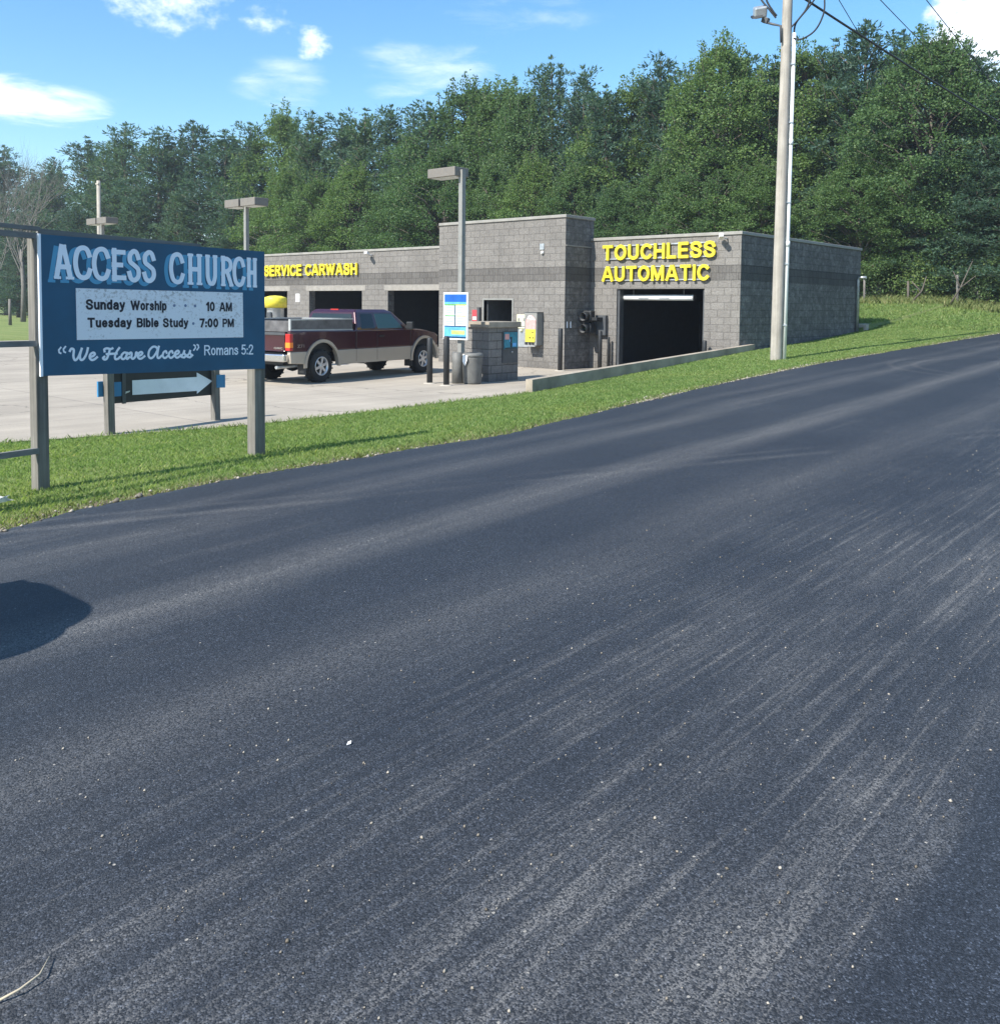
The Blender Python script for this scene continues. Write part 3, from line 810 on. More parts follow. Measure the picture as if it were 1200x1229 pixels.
def t_lawn(s, r):
    re, te = road_edge(s), lot_te(s)
    f = r.random(len(s))
    t = re + 0.02 + (te - re + 0.02) * f
    return np.where((t - re < 0.22) & (r.random(len(s)) < 0.75), np.nan, t)


blades(230000, 0.5, 16, 1.25, 0.038, 0.0085, t_lawn, 'grass', MAT['grass'], seed=2)
blades(130000, 15, 36, 1.2, 0.038, 0.009, t_lawn, 'grass', MAT['grass'], seed=3)
blades(52000, 33, 45, 1.0, 0.09, 0.009, lambda s, r: 7.3 + 12.5 * r.random(len(s)), 'grass', MAT['grass'], seed=4)
blades(9000, 41.0, 44.5, 1.0, 0.26, 0.010, lambda s, r: 6.5 + 13 * r.random(len(s)), 'tall_grass', MAT['tallgrass'], seed=5)
blades(9000, 0.5, 36, 1.3, 0.05, 0.008, lambda s, r: road_edge(s) + 0.01 + 0.32 * r.random(len(s)) ** 1.4, 'dry_verge_grass', MAT['tallgrass'], seed=6)
blades(2600, 4, 14, 1.0, 0.08, 0.006, lambda s, r: lot_te(s) - 0.10 + 0.14 * r.random(len(s)), 'grass', MAT['grass'], seed=7)


def gravel(n, s0, s1, off0, off1, size, name, seed):
    r = np.random.default_rng(seed)
    s = s0 + (s1 - s0) * r.random(n) ** 1.3
    keep = (np.sin(s * 1.3) + np.sin(s * 0.43 + 1) + 0.9 * r.random(n)) > 0.1
    s = s[keep]; n = len(s)
    t = road_edge(s) + off0 + (off1 - off0) * r.random(n) ** 1.5
    z = np.where(t < road_edge(s), road_z(s), lawn_z(s, t) + 0.012)
    sz = size * (0.4 + 1.3 * r.random(n) ** 2)
    base = np.array([[1, 0, 0], [-1, 0, 0], [0, 1, 0], [0, -1, 0], [0, 0, .6], [0, 0, -.5]], float)
    P = base[None] * (sz[:, None, None] * (0.6 + 0.8 * r.random((n, 6, 1)))) + np.stack([s, t, z], -1)[:, None, :]
    F = np.array([[0, 2, 4], [2, 1, 4], [1, 3, 4], [3, 0, 4], [2, 0, 5], [1, 2, 5], [3, 1, 5], [0, 3, 5]])
    q = (F[None] + (np.arange(n) * 6)[:, None, None]).reshape(-1, 3)
    return tag(raw_mesh(name, P.reshape(-1, 3), q, MAT['gravel']), kind='stuff')


gravel(1900, 1, 38, -0.03, 0.26, 0.014, 'verge_gravel', 21)
gravel(3000, 11, 38, -0.02, 0.42, 0.016, 'verge_gravel', 23)
gravel(60, 3, 24, 0.0, 0.10, 0.028, 'verge_stones', 22)

# ------------------------------------------------------------------ the car wash
SF, SW, TT, TA = 21.87, 23.15, 16.62, 11.65     # tower face, wing/bay face, tower right side, bay right side
TL, TWEND = 21.87, 42.0                          # tower left end, wing left end
Z_T, Z_W, Z_A = 4.50, 3.87, 3.87                 # wall tops under the coping
B0, B1 = 2.65, 3.062                             # fluted band
SB = 31.95                                       # rear wall
bld = thing('car_wash', 'low grey split-face block car wash with open bays and a taller middle block', 'building', (SW, TA, 0))
wl = MB()


def wallx(x0, x1, y0, y1, z0, z1):
    """block wall box split where the fluted band crosses it; faces get front or side materials"""
    for a, b, k in ((z0, min(z1, B0), 0), (max(z0, B0), min(z1, B1), 2), (max(z0, B1), z1, 0)):
        if b - a < 1e-4: continue
        e = 0.0 if k == 0 else 0.006
        X0, X1, Y0, Y1 = x0 - e, x1 + (0 if k == 0 else 0.0), y0 - e, y1
        vs = [(x, y, z) for z in (a, b) for y in (Y0, Y1) for x in (X0, X1)]
        wl.add(vs, [(0, 4, 6, 2), (1, 3, 7, 5)], k)
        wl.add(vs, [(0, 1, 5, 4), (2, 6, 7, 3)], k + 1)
        wl.add(vs, [(0, 2, 3, 1), (4, 5, 7, 6)], k)


TH = 0.3
# automatic bay: facade with one door
AD0, AD1, DH = 12.73, 15.65, 2.415
wallx(SW, SW + TH, TA, AD0, -0.2, DH)
wallx(SW, SW + TH, AD1, TT, -0.2, DH)
wallx(SW, SW + TH, TA, TT, DH, Z_A)
wallx(SW + TH, SB, TA, TA + TH, -0.2, Z_A)
wallx(SB - TH, SB, TA + TH, TT, -0.2, Z_A)
# tower: front with doorway, right return, left return
WD0, WD1, WDH = 18.66, 19.84, 2.06
wallx(SF, SF + TH, TT, WD0, -0.2, WDH)
wallx(SF, SF + TH, WD1, TL, -0.2, WDH)
wallx(SF, SF + TH, TT, TL, WDH, Z_T)
ST = SW + 0.14                                       # back of the tall part
wallx(SF + TH, ST, TT, TT + TH, -0.2, Z_T)
wallx(SF + TH, ST, TL - TH, TL, -0.2, Z_T)
wallx(ST - 0.2, ST, TT + TH, TL - TH, Z_A - 0.6, Z_T)
wallx(ST, SB, TT, TT + TH, -0.2, Z_A)
wallx(ST, SB, TL - TH, TL, -0.2, Z_A)
wallx(SB - TH, SB, TT + TH, TL - TH, -0.2, Z_A)
# wing: four self-service bays
BAYS = [(22.56, 25.83), (27.30, 30.57), (32.05, 35.32), (36.80, 40.07)]
prev = TL
for y0, y1 in BAYS + [(TWEND, None)]:
    wallx(SW, SW + TH, prev, y0, -0.2, 2.40)
    prev = y1
wallx(SW, SW + TH, TL, TWEND, 2.40, Z_W)
wallx(SW + TH, SB, TWEND - TH, TWEND, -0.2, Z_W)
wallx(SB - TH, SB, TL, TWEND - TH, -0.2, Z_W)
for (a, b), (c, d) in zip(BAYS[:-1], BAYS[1:]):
    wallx(SW + TH, SB - TH, (b + c) / 2 - 0.1, (b + c) / 2 + 0.1, -0.2, 2.6)
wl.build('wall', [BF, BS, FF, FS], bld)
cp = MB()
for x0, x1, y0, y1, z in ((SW, SB, TA, TT, Z_A), (SF, ST, TT, TL, Z_T), (SW, SB, TL, TWEND, Z_W)):
    ov = 0.035
    for (a, b, c, d) in ((x0 - ov, x0 + TH, y0 - ov, y1), (x1 - TH, x1 + ov, y0 - ov, y1), (x0 + TH, x1 - TH, y0 - ov, y0 + TH), (x0 + TH, x1 - TH, y1 - TH, y1)):
        cp.box(a, b, c, d, z, z + 0.09)
cp.build('coping', MAT['coping'], bld, bevel=0.012)
rf = MB()
rf.box(SW + TH, SB - TH, TA + TH, TT, Z_A - 0.5, Z_A - 0.4)
rf.box(ST, SB - TH, TT + TH, TL - TH, Z_A - 0.5, Z_A - 0.4); rf.box(SF + TH, ST - .2, TT + TH, TL - TH, Z_T - 0.5, Z_T - 0.4)
rf.box(SW + TH, SB - TH, TL, TWEND - TH, Z_W - 0.5, Z_W - 0.4)
rf.build('roof', MAT['roof'], bld)
# near-black linings and dark floors of the bays (real rooms)
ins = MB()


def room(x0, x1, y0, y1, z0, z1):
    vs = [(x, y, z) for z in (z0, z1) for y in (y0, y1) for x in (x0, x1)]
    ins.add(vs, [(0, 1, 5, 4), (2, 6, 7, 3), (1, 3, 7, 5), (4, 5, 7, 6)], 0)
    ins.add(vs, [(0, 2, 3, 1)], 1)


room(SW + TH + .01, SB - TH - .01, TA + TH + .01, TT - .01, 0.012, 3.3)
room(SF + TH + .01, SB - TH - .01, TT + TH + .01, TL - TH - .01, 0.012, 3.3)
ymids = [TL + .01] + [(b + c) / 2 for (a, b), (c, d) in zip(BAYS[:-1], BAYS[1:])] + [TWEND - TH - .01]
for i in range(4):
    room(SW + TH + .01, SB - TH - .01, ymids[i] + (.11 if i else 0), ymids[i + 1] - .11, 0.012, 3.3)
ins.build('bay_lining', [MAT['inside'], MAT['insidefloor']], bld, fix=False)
# pale lintel course over the bay doors
for y0, y1 in BAYS:
    MB().box(SW - 0.008, SW + 0.1, y0 - 0.2 if y0 > 23 else y0, y1 + 0.2, 2.402, 2.60).build('lintel', MAT['lintel'], bld)
# white sill line across the tower's side
MB().box(SF + 0.02, SW - 0.002, TT - 0.03, TT - 0.001, 3.665, 3.70).build('drip_ledge', MAT['coping'], bld)
# steel frame of the automatic door
MB().box(SW + 0.05, SW + 0.26, AD1 - 0.075, AD1 - 0.002, 0, 2.39).build('door_jamb', MAT['darkgrey'], bld)
MB().box(SW + 0.05, SW + 0.26, AD0 + 0.002, AD0 + 0.06, 0, 2.39).build('door_jamb', MAT['darkgrey'], bld)
MB().tube([(27.6, 15.3, 0.02), (27.6, 15.3, 2.1)], 0.05, 8).build('wash_post', MAT['black'], bld)
MB().tube([(24.2, 15.1, 0.16), (29, 14.8, 0.16)], 0.04, 6).build('wheel_guide', MAT['darkgrey'], bld)
MB().tube([(24.2, 13.1, 0.16), (29, 13.1, 0.16)], 0.04, 6).build('wheel_guide', MAT['darkgrey'], bld)
# doorway of the middle block with a grey frame and an open leaf
df = MB()
for a, b, z0, z1 in ((WD1, WD1 + 0.055, 0, WDH + .05), (WD0 - 0.055, WD0, 0, WDH + .05), (WD0, WD1, WDH, WDH + .05)):
    df.box(SF - 0.02, SF + 0.13, a, b, z0, z1)
df.build('office_door_frame', MAT['lampmetal'], bld)
dl = MB().obox((SF + 0.62, WD1 - 0.10, 1.03), (0.5, -0.06, 0), (0.0026, 0.022, 0), (0, 0, 1.0))
dlo = dl.build('office_door', MAT['darkgrey'], bld)
MB().tube([(SF + 0.98, WD1 - 0.18, 1.0), (SF + 0.98, WD1 - 0.25, 1.0)], 0.02, 8).build('door_knob', MAT['galv'], dlo)
# bay equipment glimpsed in the bay next to the middle block
MB().box(31.3, 31.62, 23.9, 24.5, 1.35, 1.62).build('meter_box', MAT['lampmetal'], bld)
eq = MB(); eq.tube([(28.5, 25.2, 0.02), (28.5, 25.2, 1.4)], 0.04, 8); eq.box(28.35, 28.6, 25.05, 25.4, 1.35, 1.75); eq.build('wash_equipment', MAT['lampmetal'], bld)
# pair of painted ones on the tower side
for k in (0, 1): MB().box(SF + 0.10 + k * 0.17, SF + 0.15 + k * 0.17, TT - 0.006, TT - 0.002, 1.24, 1.43).build('painted_mark', MAT['letterwhite'], bld)
# downspout at the rear corner of the bay
ds = MB()
ds.tube([(31.6, TA - 0.33, 2.95), (31.6, TA - 0.09, 2.95), (31.6, TA - 0.06, 2.85), (31.6, TA - 0.06, 1.05)], 0.045, 8)
ds.build('downspout', MAT['galv'], bld)

# yellow channel letters
front = lambda s: (lambda x, z, d: (s - d, -x, z))       # x runs to the viewer's right along a face that looks toward -X
def channel_sign(name, label, rows, loc):
    th = thing(name, label, 'sign', loc)
    rl = MB()
    for text, y_left, y_right, zl, zr, h in rows:
        gap, sp, t = 0.13, 0.40, 0.096
        tot = sum(sp if c == ' ' else SANS[c][0] + 2 * t + gap for c in text) - gap
        k = (y_left - y_right) / tot
        x = 0
        f = front(SW)
        for c in text:
            if c == ' ': x += sp; continue
            wd = SANS[c][0] + 2 * t
            u = (x + wd / 2) / tot
            mb = MB()
            stroke_text(mb, c, -y_left + x * k, -y_left + (x + wd) * k, zl * (1 - u) + zr * u, h, f, .105, t=t, back=.045)
            mb.build('letter', MAT['yellow'], th, fix=False)
            x += wd + gap
        for zz in (0.02, h - 0.05):
            rl.box(SW - 0.042, SW - 0.002, y_right + 0.05, y_left - 0.05, (zl + zr) / 2 + zz, (zl + zr) / 2 + zz + 0.035)
    rl.build('mounting_rail', MAT['galv'], th)
    return th


channel_sign('lettering_sign', 'two rows of yellow raised letters TOUCHLESS AUTOMATIC above the dark wash door', [('TOUCHLESS', 16.13, 12.37, 3.265, 3.275, 0.455), ('AUTOMATIC', 16.13, 12.55, 2.635, 2.635, 0.455)], (SW, 14.3, 2.65))
channel_sign('lettering_sign', 'one row of yellow raised letters SERVICE CARWASH above the self-service bays', [('SERVICE CARWASH', 33.55, 27.49, 3.02, 3.0, 0.46)], (SW, 30.5, 3.0))

# things fixed to the walls
def camera_thing(y, z, label):
    t = thing('security_camera', label, 'camera', (SW, y, z), group='wall security cameras')
    MB().tube([(SW - 0.001, y, z - .05), (SW - .16, y, z - .05)], 0.02, 8).build('bracket', MAT['galv'], t)
    MB().obox((SW - .26, y + .06, z), (.15, .09, -.03), (-.03, .05, 0), (0, 0, .05)).build('housing', MAT['white'], t, bevel=.015)


camera_thing(12.06, 3.82, 'white security camera right of the word TOUCHLESS')
camera_thing(26.65, 3.78, 'white security camera on the wall between SERVICE CARWASH and the tall block')
t = thing('clearance_bar', 'white clearance tube hung on two chains in the top of the wash door', 'clearance bar', (SW + .3, 14.4, 2.17))
MB().tube([(SW + .3, 15.6, 2.165), (SW + .3, 13.22, 2.165)], 0.085, 14).build('tube', MAT['offwhite'], t)
c_ = MB(); c_.tube([(SW + .3, 13.225, 2.165), (SW + .3, 13.19, 2.165)], 0.088, 14); c_.build('end_cap', MAT['darkgrey'], t)
for y in (14.85, 14.15): MB().box(SW + .212, SW + .2145, y - .17, y + .17, 2.135, 2.15).build('faded_print', MAT['pgrey'], t)
for y in (15.25, 13.55): MB().tube([(SW + .3, y, 2.245), (SW + .3, y, 2.43)], 0.008, 5).build('chain', MAT['galv'], t)

t = thing('traffic_light', 'black two-lamp signal on a bracket at the corner beside the wash door', 'traffic light', (22.95, TT, 1.1))
for z, m in ((1.60, 'darklens'), (1.24, 'greenglass')):
    h = MB(); h.box(22.66, 22.9, 16.24, 16.54, z - .16, z + .16)
    ho = h.build('lamp_box', MAT['black'], t, bevel=.03)
    v = MB(); v.lathe([(.13, 0), (.13, .2), (.12, .2), (.12, 0.0)], (22.655, 16.39, z), (-1, 0, -.12), 16); v.build('visor', MAT['black'], ho)
    v = MB(); v.lathe([(.0, .02), (.115, .002)], (22.655, 16.39, z), (-1, 0, 0), 16); v.build('lens', MAT[m], ho)
br = MB(); br.box(22.9, SW - .002, 16.30, 16.48, 1.34, 1.50); br.box(SW - .14, SW - .003, 15.95, 16.32, 1.02, 1.62)
br.build('bracket', MAT['darkgrey'], t, bevel=.01)
MB().box(22.70, 23.04, 16.05, 16.23, 1.47, 1.56).build('arm', MAT['black'], t)

t = thing('notice_board', 'cream notice with a grey panel under it left of the vending box', 'notice', (SF, 18.2, .6))
MB().box(SF - .03, SF - .002, 18.02, 18.44, 1.19, 1.62).build('cream_sheet', MAT['cream'], t)
n_ = MB()
for y, z in ((18.36, 1.46), (18.15, 1.46)): n_.box(SF - .034, SF - .0312, y - .045, y + .045, z - .05, z + .05)
n_.box(SF - .034, SF - .0312, 18.08, 18.38, 1.24, 1.275)
n_.build('print', MAT['lampmetal'], t)
MB().box(SF - .02, SF - .002, 18.0, 18.46, .62, 1.165).build('panel', MAT['stainless'], t)
MB().lathe([(.05, 0), (.045, .05), (0, .07)], (SF - .02, 18.25, 1.125), (-1, 0, 0), 12).build('lamp', MAT['cream'], t)

t = thing('vending_machine', 'wall vending box with a pink and yellow front beside the cream notice', 'vending machine', (SF, 17.68, .65))
MB().box(SF - .29, SF - .002, 17.44, 17.92, .70, 1.68).build('cabinet', MAT['lampmetal'], t, bevel=.008)
vf = MB().prism([(-17.86, .80), (-17.50, .80), (-17.48, 1.42), (-17.52, 1.52), (-17.62, 1.60), (-17.74, 1.60), (-17.84, 1.46), (-17.86, 1.4)], lambda p, k: (SF - .292 - k * .02, p[0], p[1]))
vfv = MB().prism([(17.86, .80), (17.50, .80), (17.48, 1.18), (17.86, 1.18)], lambda p, k: (SF - .292 - k * .02, p[0], p[1])).build('yellow_front', MAT['vyellow'], t)
MB().prism([(17.86, 1.182), (17.48, 1.182), (17.47, 1.44), (17.52, 1.52), (17.62, 1.60), (17.74, 1.60), (17.84, 1.46)], lambda p, k: (SF - .292 - k * .018, p[0], p[1])).build('pink_front', MAT['pink'], t)
MB().prism([(17.80, 1.50), (17.74, 1.59), (17.63, 1.59), (17.50, 1.50), (17.50, 1.46)], lambda p, k: (SF - .311 - k * .004, p[0], p[1])).build('badge', MAT['white'], t)
for y in (17.83, 17.69, 17.57): MB().box(SF - .33, SF - .2925, y - .035, y + .035, .725, .785).build('chute', MAT['black'], t)
for y0, y1, z0, z1 in ((17.54, 17.62, 1.08, 1.11), (17.66, 17.72, .90, .95), (17.54, 17.58, .90, .95)): MB().box(SF - .3155, SF - .3125, y0, y1, z0, z1).build('coin_slot', MAT['black'], t)
MB().box(SF - .3158, SF - .3155, 17.66, 17.74, 1.53, 1.555).build('badge_print', MAT['black'], t)
MB().box(SF - .36, SF - .29, 17.46, 17.88, .665, .70).build('tray', MAT['alurail'], t)
MB().box(SF - .30, SF - .002, 17.42, 17.94, 1.682, 1.70).build('lid', MAT['darkgrey'], t)

t = thing('wall_notice', 'small red and white notice with a dark box left of the grey doorway', 'notice', (SF, 20.3, 1.4))
MB().box(SF - .02, SF - .002, 20.12, 20.34, 1.38, 1.74).build('sheet', MAT['red'], t)
MB().box(SF - .024, SF - .021, 20.15, 20.31, 1.42, 1.52).build('white_print', MAT['white'], t)
MB().box(SF - .10, SF - .002, 19.96, 20.06, 1.36, 1.82).build('box', MAT['darkgrey'], t)
tag(MB().box(SW - .015, SW - .002, 31.2, 31.46, 1.95, 2.28).build('paper_notice', MAT['white']), 'white paper notice on the pillar between two wash bays', 'notice')
t = thing('wall_plate', 'small pale plate and sensor high on the tall block', 'sensor', (SF, 17.5, 3.5))
MB().box(SF - .02, SF - .002, 17.42, 17.58, 3.58, 3.76).build('plate', MAT['galv'], t)
MB().lathe([(.05, 0), (.05, .05), (.02, .09)], (SF - .002, 17.47, 3.50), (-1, 0, -.3), 12).build('sensor', MAT['white'], t)

# retaining wall along the drive into the bay, and the low one behind the building
rw = MB()
n = 24
for i in range(n):
    a, b = 14.05 + (23.7 - 14.05) * i / n, 14.05 + (23.7 - 14.05) * (i + 1) / n
    za, zb = 0.44 + 0.45 * i / n, 0.44 + 0.45 * (i + 1) / n
    y0, y1 = 11.45, 11.62
    g = 0.0 if i % 8 else 0.004
    vs = [(a + g, y0, -.4), (b, y0, -.4), (b, y1, -.4), (a + g, y1, -.4), (a + g, y0, za), (b, y0, zb), (b, y1, zb), (a + g, y1, za)]
    rw.add(vs, [(0, 3, 2, 1), (4, 5, 6, 7), (0, 1, 5, 4), (2, 3, 7, 6), (3, 0, 4, 7), (1, 2, 6, 5)])
tag(rw.build('retaining_wall', MAT['wallconc']), 'long low concrete wall with sloping top between the grass bank and the wash door', 'retaining wall')
rw = MB(); rw.box(32.0, 38.5, 11.52, 11.68, .5, 1.38); rw.box(31.98, 32.22, 11.40, 11.52, .5, 1.36)
tag(rw.build('retaining_wall', MAT['kerb'], bevel=.012), 'short low concrete wall in the grass at the rear corner of the car wash', 'retaining wall')

# bollards
def bollard(x, y, h, label, r=.07):
    t = thing('bollard', label, 'bollard', (x, y, 0), group='black steel bollards')
    MB().lathe([(r, -.1), (r, h - .03), (r * .8, h), (0, h + .005)], (x, y, 0), n=16).build('post', MAT['black'], t)
    MB().lathe([(r * 2.1, -.05), (r * 2.1, .012), (r, .02)], (x, y, 0), n=16).build('footing', MAT['kerb'], t)


bollard(15.59, 15.89, 1.10, 'black bollard in front of the pickup front wheel')
bollard(15.48, 15.22, 1.16, 'black bollard under the left edge of the blue price board')
bollard(21.42, 16.42, 1.24, 'black bollard at the foot of the tall block right corner')
bollard(22.75, 15.95, 1.16, 'black bollard left of the wash door, taller of the two there', .065)
bollard(22.98, 15.80, .98, 'thinner dark bollard touching the left jamb of the wash door', .04)
bollard(22.9, 12.55, .98, 'dark bollard at the right jamb of the wash door', .06)

# ------------------------------------------------------------------ pay station, bin, lamps
KX0, KX1, KY0, KY1 = 16.90, 18.02, 15.17, 15.95
t = thing('pay_station', 'block-built pay station with a teal machine front beside the price board', 'pay station', (KX0, KY0, 0))
k = MB()
vs = [(x, y, z) for z in (-.02, 1.34) for y in (KY0, KY1) for x in (KX0, KX1)]
k.add(vs, [(0, 4, 6, 2), (1, 3, 7, 5)], 0); k.add(vs, [(0, 1, 5, 4), (2, 6, 7, 3)], 1); k.add(vs, [(4, 5, 7, 6)], 0)
kbf = block('kiosk_block_front', 1, (0.19, 0.18, 0.17), (0.23, 0.215, 0.2), (0.09, 0.085, 0.08)); kbs = block('kiosk_block_side', 0, (0.19, 0.18, 0.17), (0.23, 0.215, 0.2), (0.09, 0.085, 0.08))
k.build('block_body', [kbf, kbs], t)
MB().box(KX0 - .06, KX1 + .06, KY0 - .06, KY1 + .06, 1.342, 1.485).build('cap_slab', MAT['wallconc'], t, bevel=.01)
MB().box(17.40, 17.97, KY0 - .03, KY0 - .001, .45, 1.24).build('machine_panel', MAT['darkgrey'], t)
mp = MB().box(17.44, 17.94, KY0 - .045, KY0 - .031, .80, 1.22).build('machine_face', MAT['teal'], t)
n_ = MB(); n_.box(17.46, 17.62, KY0 - .05, KY0 - .046, 1.04, 1.18); n_.build('pink_label', MAT['pink'], mp)
n_ = MB(); n_.box(17.66, 17.72, KY0 - .055, KY0 - .046, .96, 1.10); n_.box(17.46, 17.92, KY0 - .05, KY0 - .046, .805, .835); n_.box(17.67, 17.73, KY0 - .05, KY0 - .046, .84, .95); n_.build('slot', MAT['black'], mp)
MB().box(17.63, 17.66, KY0 - .055, KY0 - .046, .98, 1.06).build('coin_plate', MAT['psky'], mp)
MB().box(17.75, 17.90, KY0 - .05, KY0 - .046, .86, .95).build('keypad', MAT['psky'], mp)
MB().lathe([(.025, 0), (.02, .03)], (17.74, KY0 - .031, .72), (0, -1, 0), 12).build('lock', MAT['alurail'], t)

t = thing('litter_bin', 'grey round litter bin with domed rim at the pay station corner', 'bin', (16.27, 15.12, 0))
MB().lathe([(.205, .0), (.22, .05), (.24, .58), (.25, .62), (.25, .66)], (16.27, 15.12, 0), n=28).build('drum', MAT['bin'], t)
MB().lathe([(.256, .65), (.26, .70), (.23, .745), (.15, .755), (.14, .70)], (16.27, 15.12, 0), n=28).build('rim', MAT['bin'], t)
bg_ = MB()
bg_.add([(16.0 + .02, 15.05, .70), (16.02, 15.2, .72), (15.985, 15.19, .55), (15.99, 15.10, .44), (15.985, 15.03, .60)], [(0, 1, 2, 3, 4)])
bg_.build('bag_edge', MAT['white'], t)


def lamp_heads(t, x, y, z, dirs, hl, hw, hh):
    for d in dirs:
        h = MB()
        y0, y1 = (y + .05, y + .05 + hl) if d > 0 else (y - .05 - hl, y - .05)
        h.box(x - hw, x + hw, y0, y1, z - hh, z)
        o = h.build('lamp_head', MAT['lamphead'], t, bevel=.015)
        MB().box(x - hw + .05, x + hw - .05, y0 + .05, y1 - .05, z - hh - .006, z - hh + .001).build('lens', MAT['offwhite'], o)


t = thing('street_lamp', 'square grey lamp post with one flat head carrying the blue price board', 'lamp', (16.15, 15.39, 0))
MB().box(16.09, 16.21, 15.33, 15.45, 0, 5.12).build('pole', MAT['lampmetal'], t)
lamp_heads(t, 16.15, 15.36, 5.18, (1,), .92, .24, .22)
MB().lathe([(.14, -.02), (.14, .74), (.11, .76), (.06, .76)], (16.10, 15.45, 0), n=20).build('concrete_base', MAT['bin'], t)
t = thing('street_lamp', 'twin-headed lamp post above the right half of the church sign', 'lamp', (17.16, 25.94, 0), group='twin-headed lamp posts')
MB().box(17.10, 17.22, 25.88, 26.0, 0, 5.0).build('pole', MAT['lampmetal'], t)
lamp_heads(t, 17.16, 25.94, 5.22, (1, -1), .80, .26, .25)
t = thing('street_lamp', 'twin-headed lamp post farther off above the left half of the church sign', 'lamp', (17.86, 37.29, 0), group='twin-headed lamp posts')
MB().box(17.80, 17.92, 37.23, 37.35, 0, 5.1).build('pole', MAT['lampmetal'], t)
lamp_heads(t, 17.86, 37.29, 5.28, (1, -1), .80, .26, .25)
t = thing('utility_pole', 'thin bare wooden pole behind the far twin-headed lamp', 'utility pole', (23.4, 49.2, 0))
MB().tube([(23.4, 49.2, 0), (23.4, 49.2, 8.35)], [.13, .10], 12).build('pole', MAT['pole'], t)
MB().bar((23.32, 49.35, 8.18), (23.32, 49.0, 8.18), .06, .08).build('crossarm', MAT['pole'], t)
t = thing('fence_post', 'pale wooden post at the wood edge left of the church sign', 'post', (28.24, 74.0, 0))
MB().tube([(28.24, 74.0, 0), (28.24, 74.0, 2.0)], [.12, .10], 10).build('post', MAT['greybark'], t)

t = thing('price_board', 'tall blue and green price board with four white boxes on the lamp post', 'sign', (16.0, 15.43, 1.05))
PX = 15.99
PY0, PY1, PZ0, PZ1 = 15.03, 15.84, 1.06, 2.19
MB().box(PX, PX + .03, PY0, PY1, PZ0, PZ1).build('board', MAT['white'], t, bevel=.004)
W_, H_ = PY1 - PY0, PZ1 - PZ0


def pnl(name, u0, u1, v0, v1, m, d=.004):
    MB().box(PX - d, PX - .0005 - (d - .004), PY1 - u1 * W_, PY1 - u0 * W_, PZ0 + v0 * H_, PZ0 + v1 * H_).build(name, MAT[m], t)


pnl('header', .05, .95, .80, .965, 'pblue'); pnl('header_band', .05, .95, .765, .80, 'psky'); pnl('header_stripe', .05, .95, .735, .765, 'pgreen')
for i, u in enumerate((.06, .52)):
    for j, v in enumerate((.545, .315)):
        pnl('price_box', u, u + .41, v, v + (.175 if j == 0 else .175), 'pwhite', .0045)
        pnl('box_header', u, u + .41, v + .18, v + .205, 'plime' if i else 'pgreen', .0045)
        n_ = MB()
        for r_ in range(4):
            ln = (.22, .3, .18, .26)[r_]
            n_.box(PX - .0062, PX - .0048, PY1 - (u + .05 + ln) * W_, PY1 - (u + .05) * W_, PZ0 + (v + .03 + r_ * .035) * H_, PZ0 + (v + .038 + r_ * .035) * H_)
        n_.build('fine_print', MAT['pgrey'], t)
pnl('divider', .475, .51, .30, .735, 'pnavy'); pnl('footer_line', .05, .95, .272, .298, 'pnavy')
pnl('footer', .05, .95, .07, .270, 'psky'); pnl('footer_green', .34, .90, .11, .20, 'plime', .0052); pnl('footer_tan', .55, .86, .165, .19, 'ptan', .0064); pnl('footer_rim', .05, .95, .03, .068, 'pnavy')

# vacuum station behind the truck
t = thing('vacuum_station', 'stainless vacuum unit with a yellow dome behind the pickup tailgate', 'vacuum', (16.3, 23.15, 0))
MB().lathe([(.0, -.02), (.75, -.02), (.75, .12), (0, .12)], (16.3, 23.15, 0), n=20).build('island', MAT['kerb'], t)
MB().lathe([(.27, .12), (.27, 1.0), (.25, 1.06), (.25, 1.72), (.27, 1.76)], (16.3, 23.15, 0), n=24).build('canister', MAT['stainless'], t)
MB().lathe([(.33, 1.76), (.335, 2.03), (.318, 2.06), (.18, 2.105), (0, 2.12)], (16.3, 23.15, 0), n=28).build('dome', MAT['vyellow'], t)
h_ = MB(); h_.tube([(16.0, 22.95, 1.55), (15.9, 22.8, 1.6), (15.8, 22.65, 1.3), (15.85, 22.55, .6), (16.0, 22.6, .3)], .035, 8); h_.build('hose', MAT['black'], t)
n_ = MB(); n_.box(16.0, 16.035, 23.0, 23.18, 1.35, 1.62); n_.build('control_plate', MAT['darkgrey'], t)

# ------------------------------------------------------------------ church sign
LX, TS, ZB = 3.39, 8.2, 1.25
sg = thing('church_sign', 'blue painted ACCESS CHURCH board on two weathered wooden posts at the road', 'sign', (LX, TS, .2))
SK = (-.038 / 2.25)                                  # the board hangs a touch low on the right
sf = lambda u, v, d: (LX + u, TS - d, ZB + v + u * SK)
b_ = MB(); b_.prism([(0, 0), (2.25, 0), (2.25, 1.218), (0, 1.218)], lambda p, k: sf(p[0], p[1], -.022 * k))
b_.build('board', MAT['signblue'], sg)
b_ = MB(); b_.prism([(-.022, -.004), (-.001, -.004), (-.001, 1.222), (-.022, 1.222)], lambda p, k: sf(p[0], p[1], .004 - .05 * k)); b_.build('edge_trim', MAT['letterwhite'], sg)
for x0, wd_, zb in ((3.338, .105, -.1), (5.528, .130, -.1)):
    p_ = MB(); p_.box(x0, x0 + wd_, TS + .024, TS + .164, zb, 2.44 if x0 < 4 else 2.40); p_.build('post', MAT['post'], sg, bevel=.008)
b_ = MB(); b_.bar((1.2, 7.72, 2.555), (3.40, TS + .06, 2.515), .04, .036); b_.bar((3.40, TS + .10, 2.475), (4.95, TS + .10, 2.43), .04, .09); b_.build('top_beam', MAT['railwood'], sg)
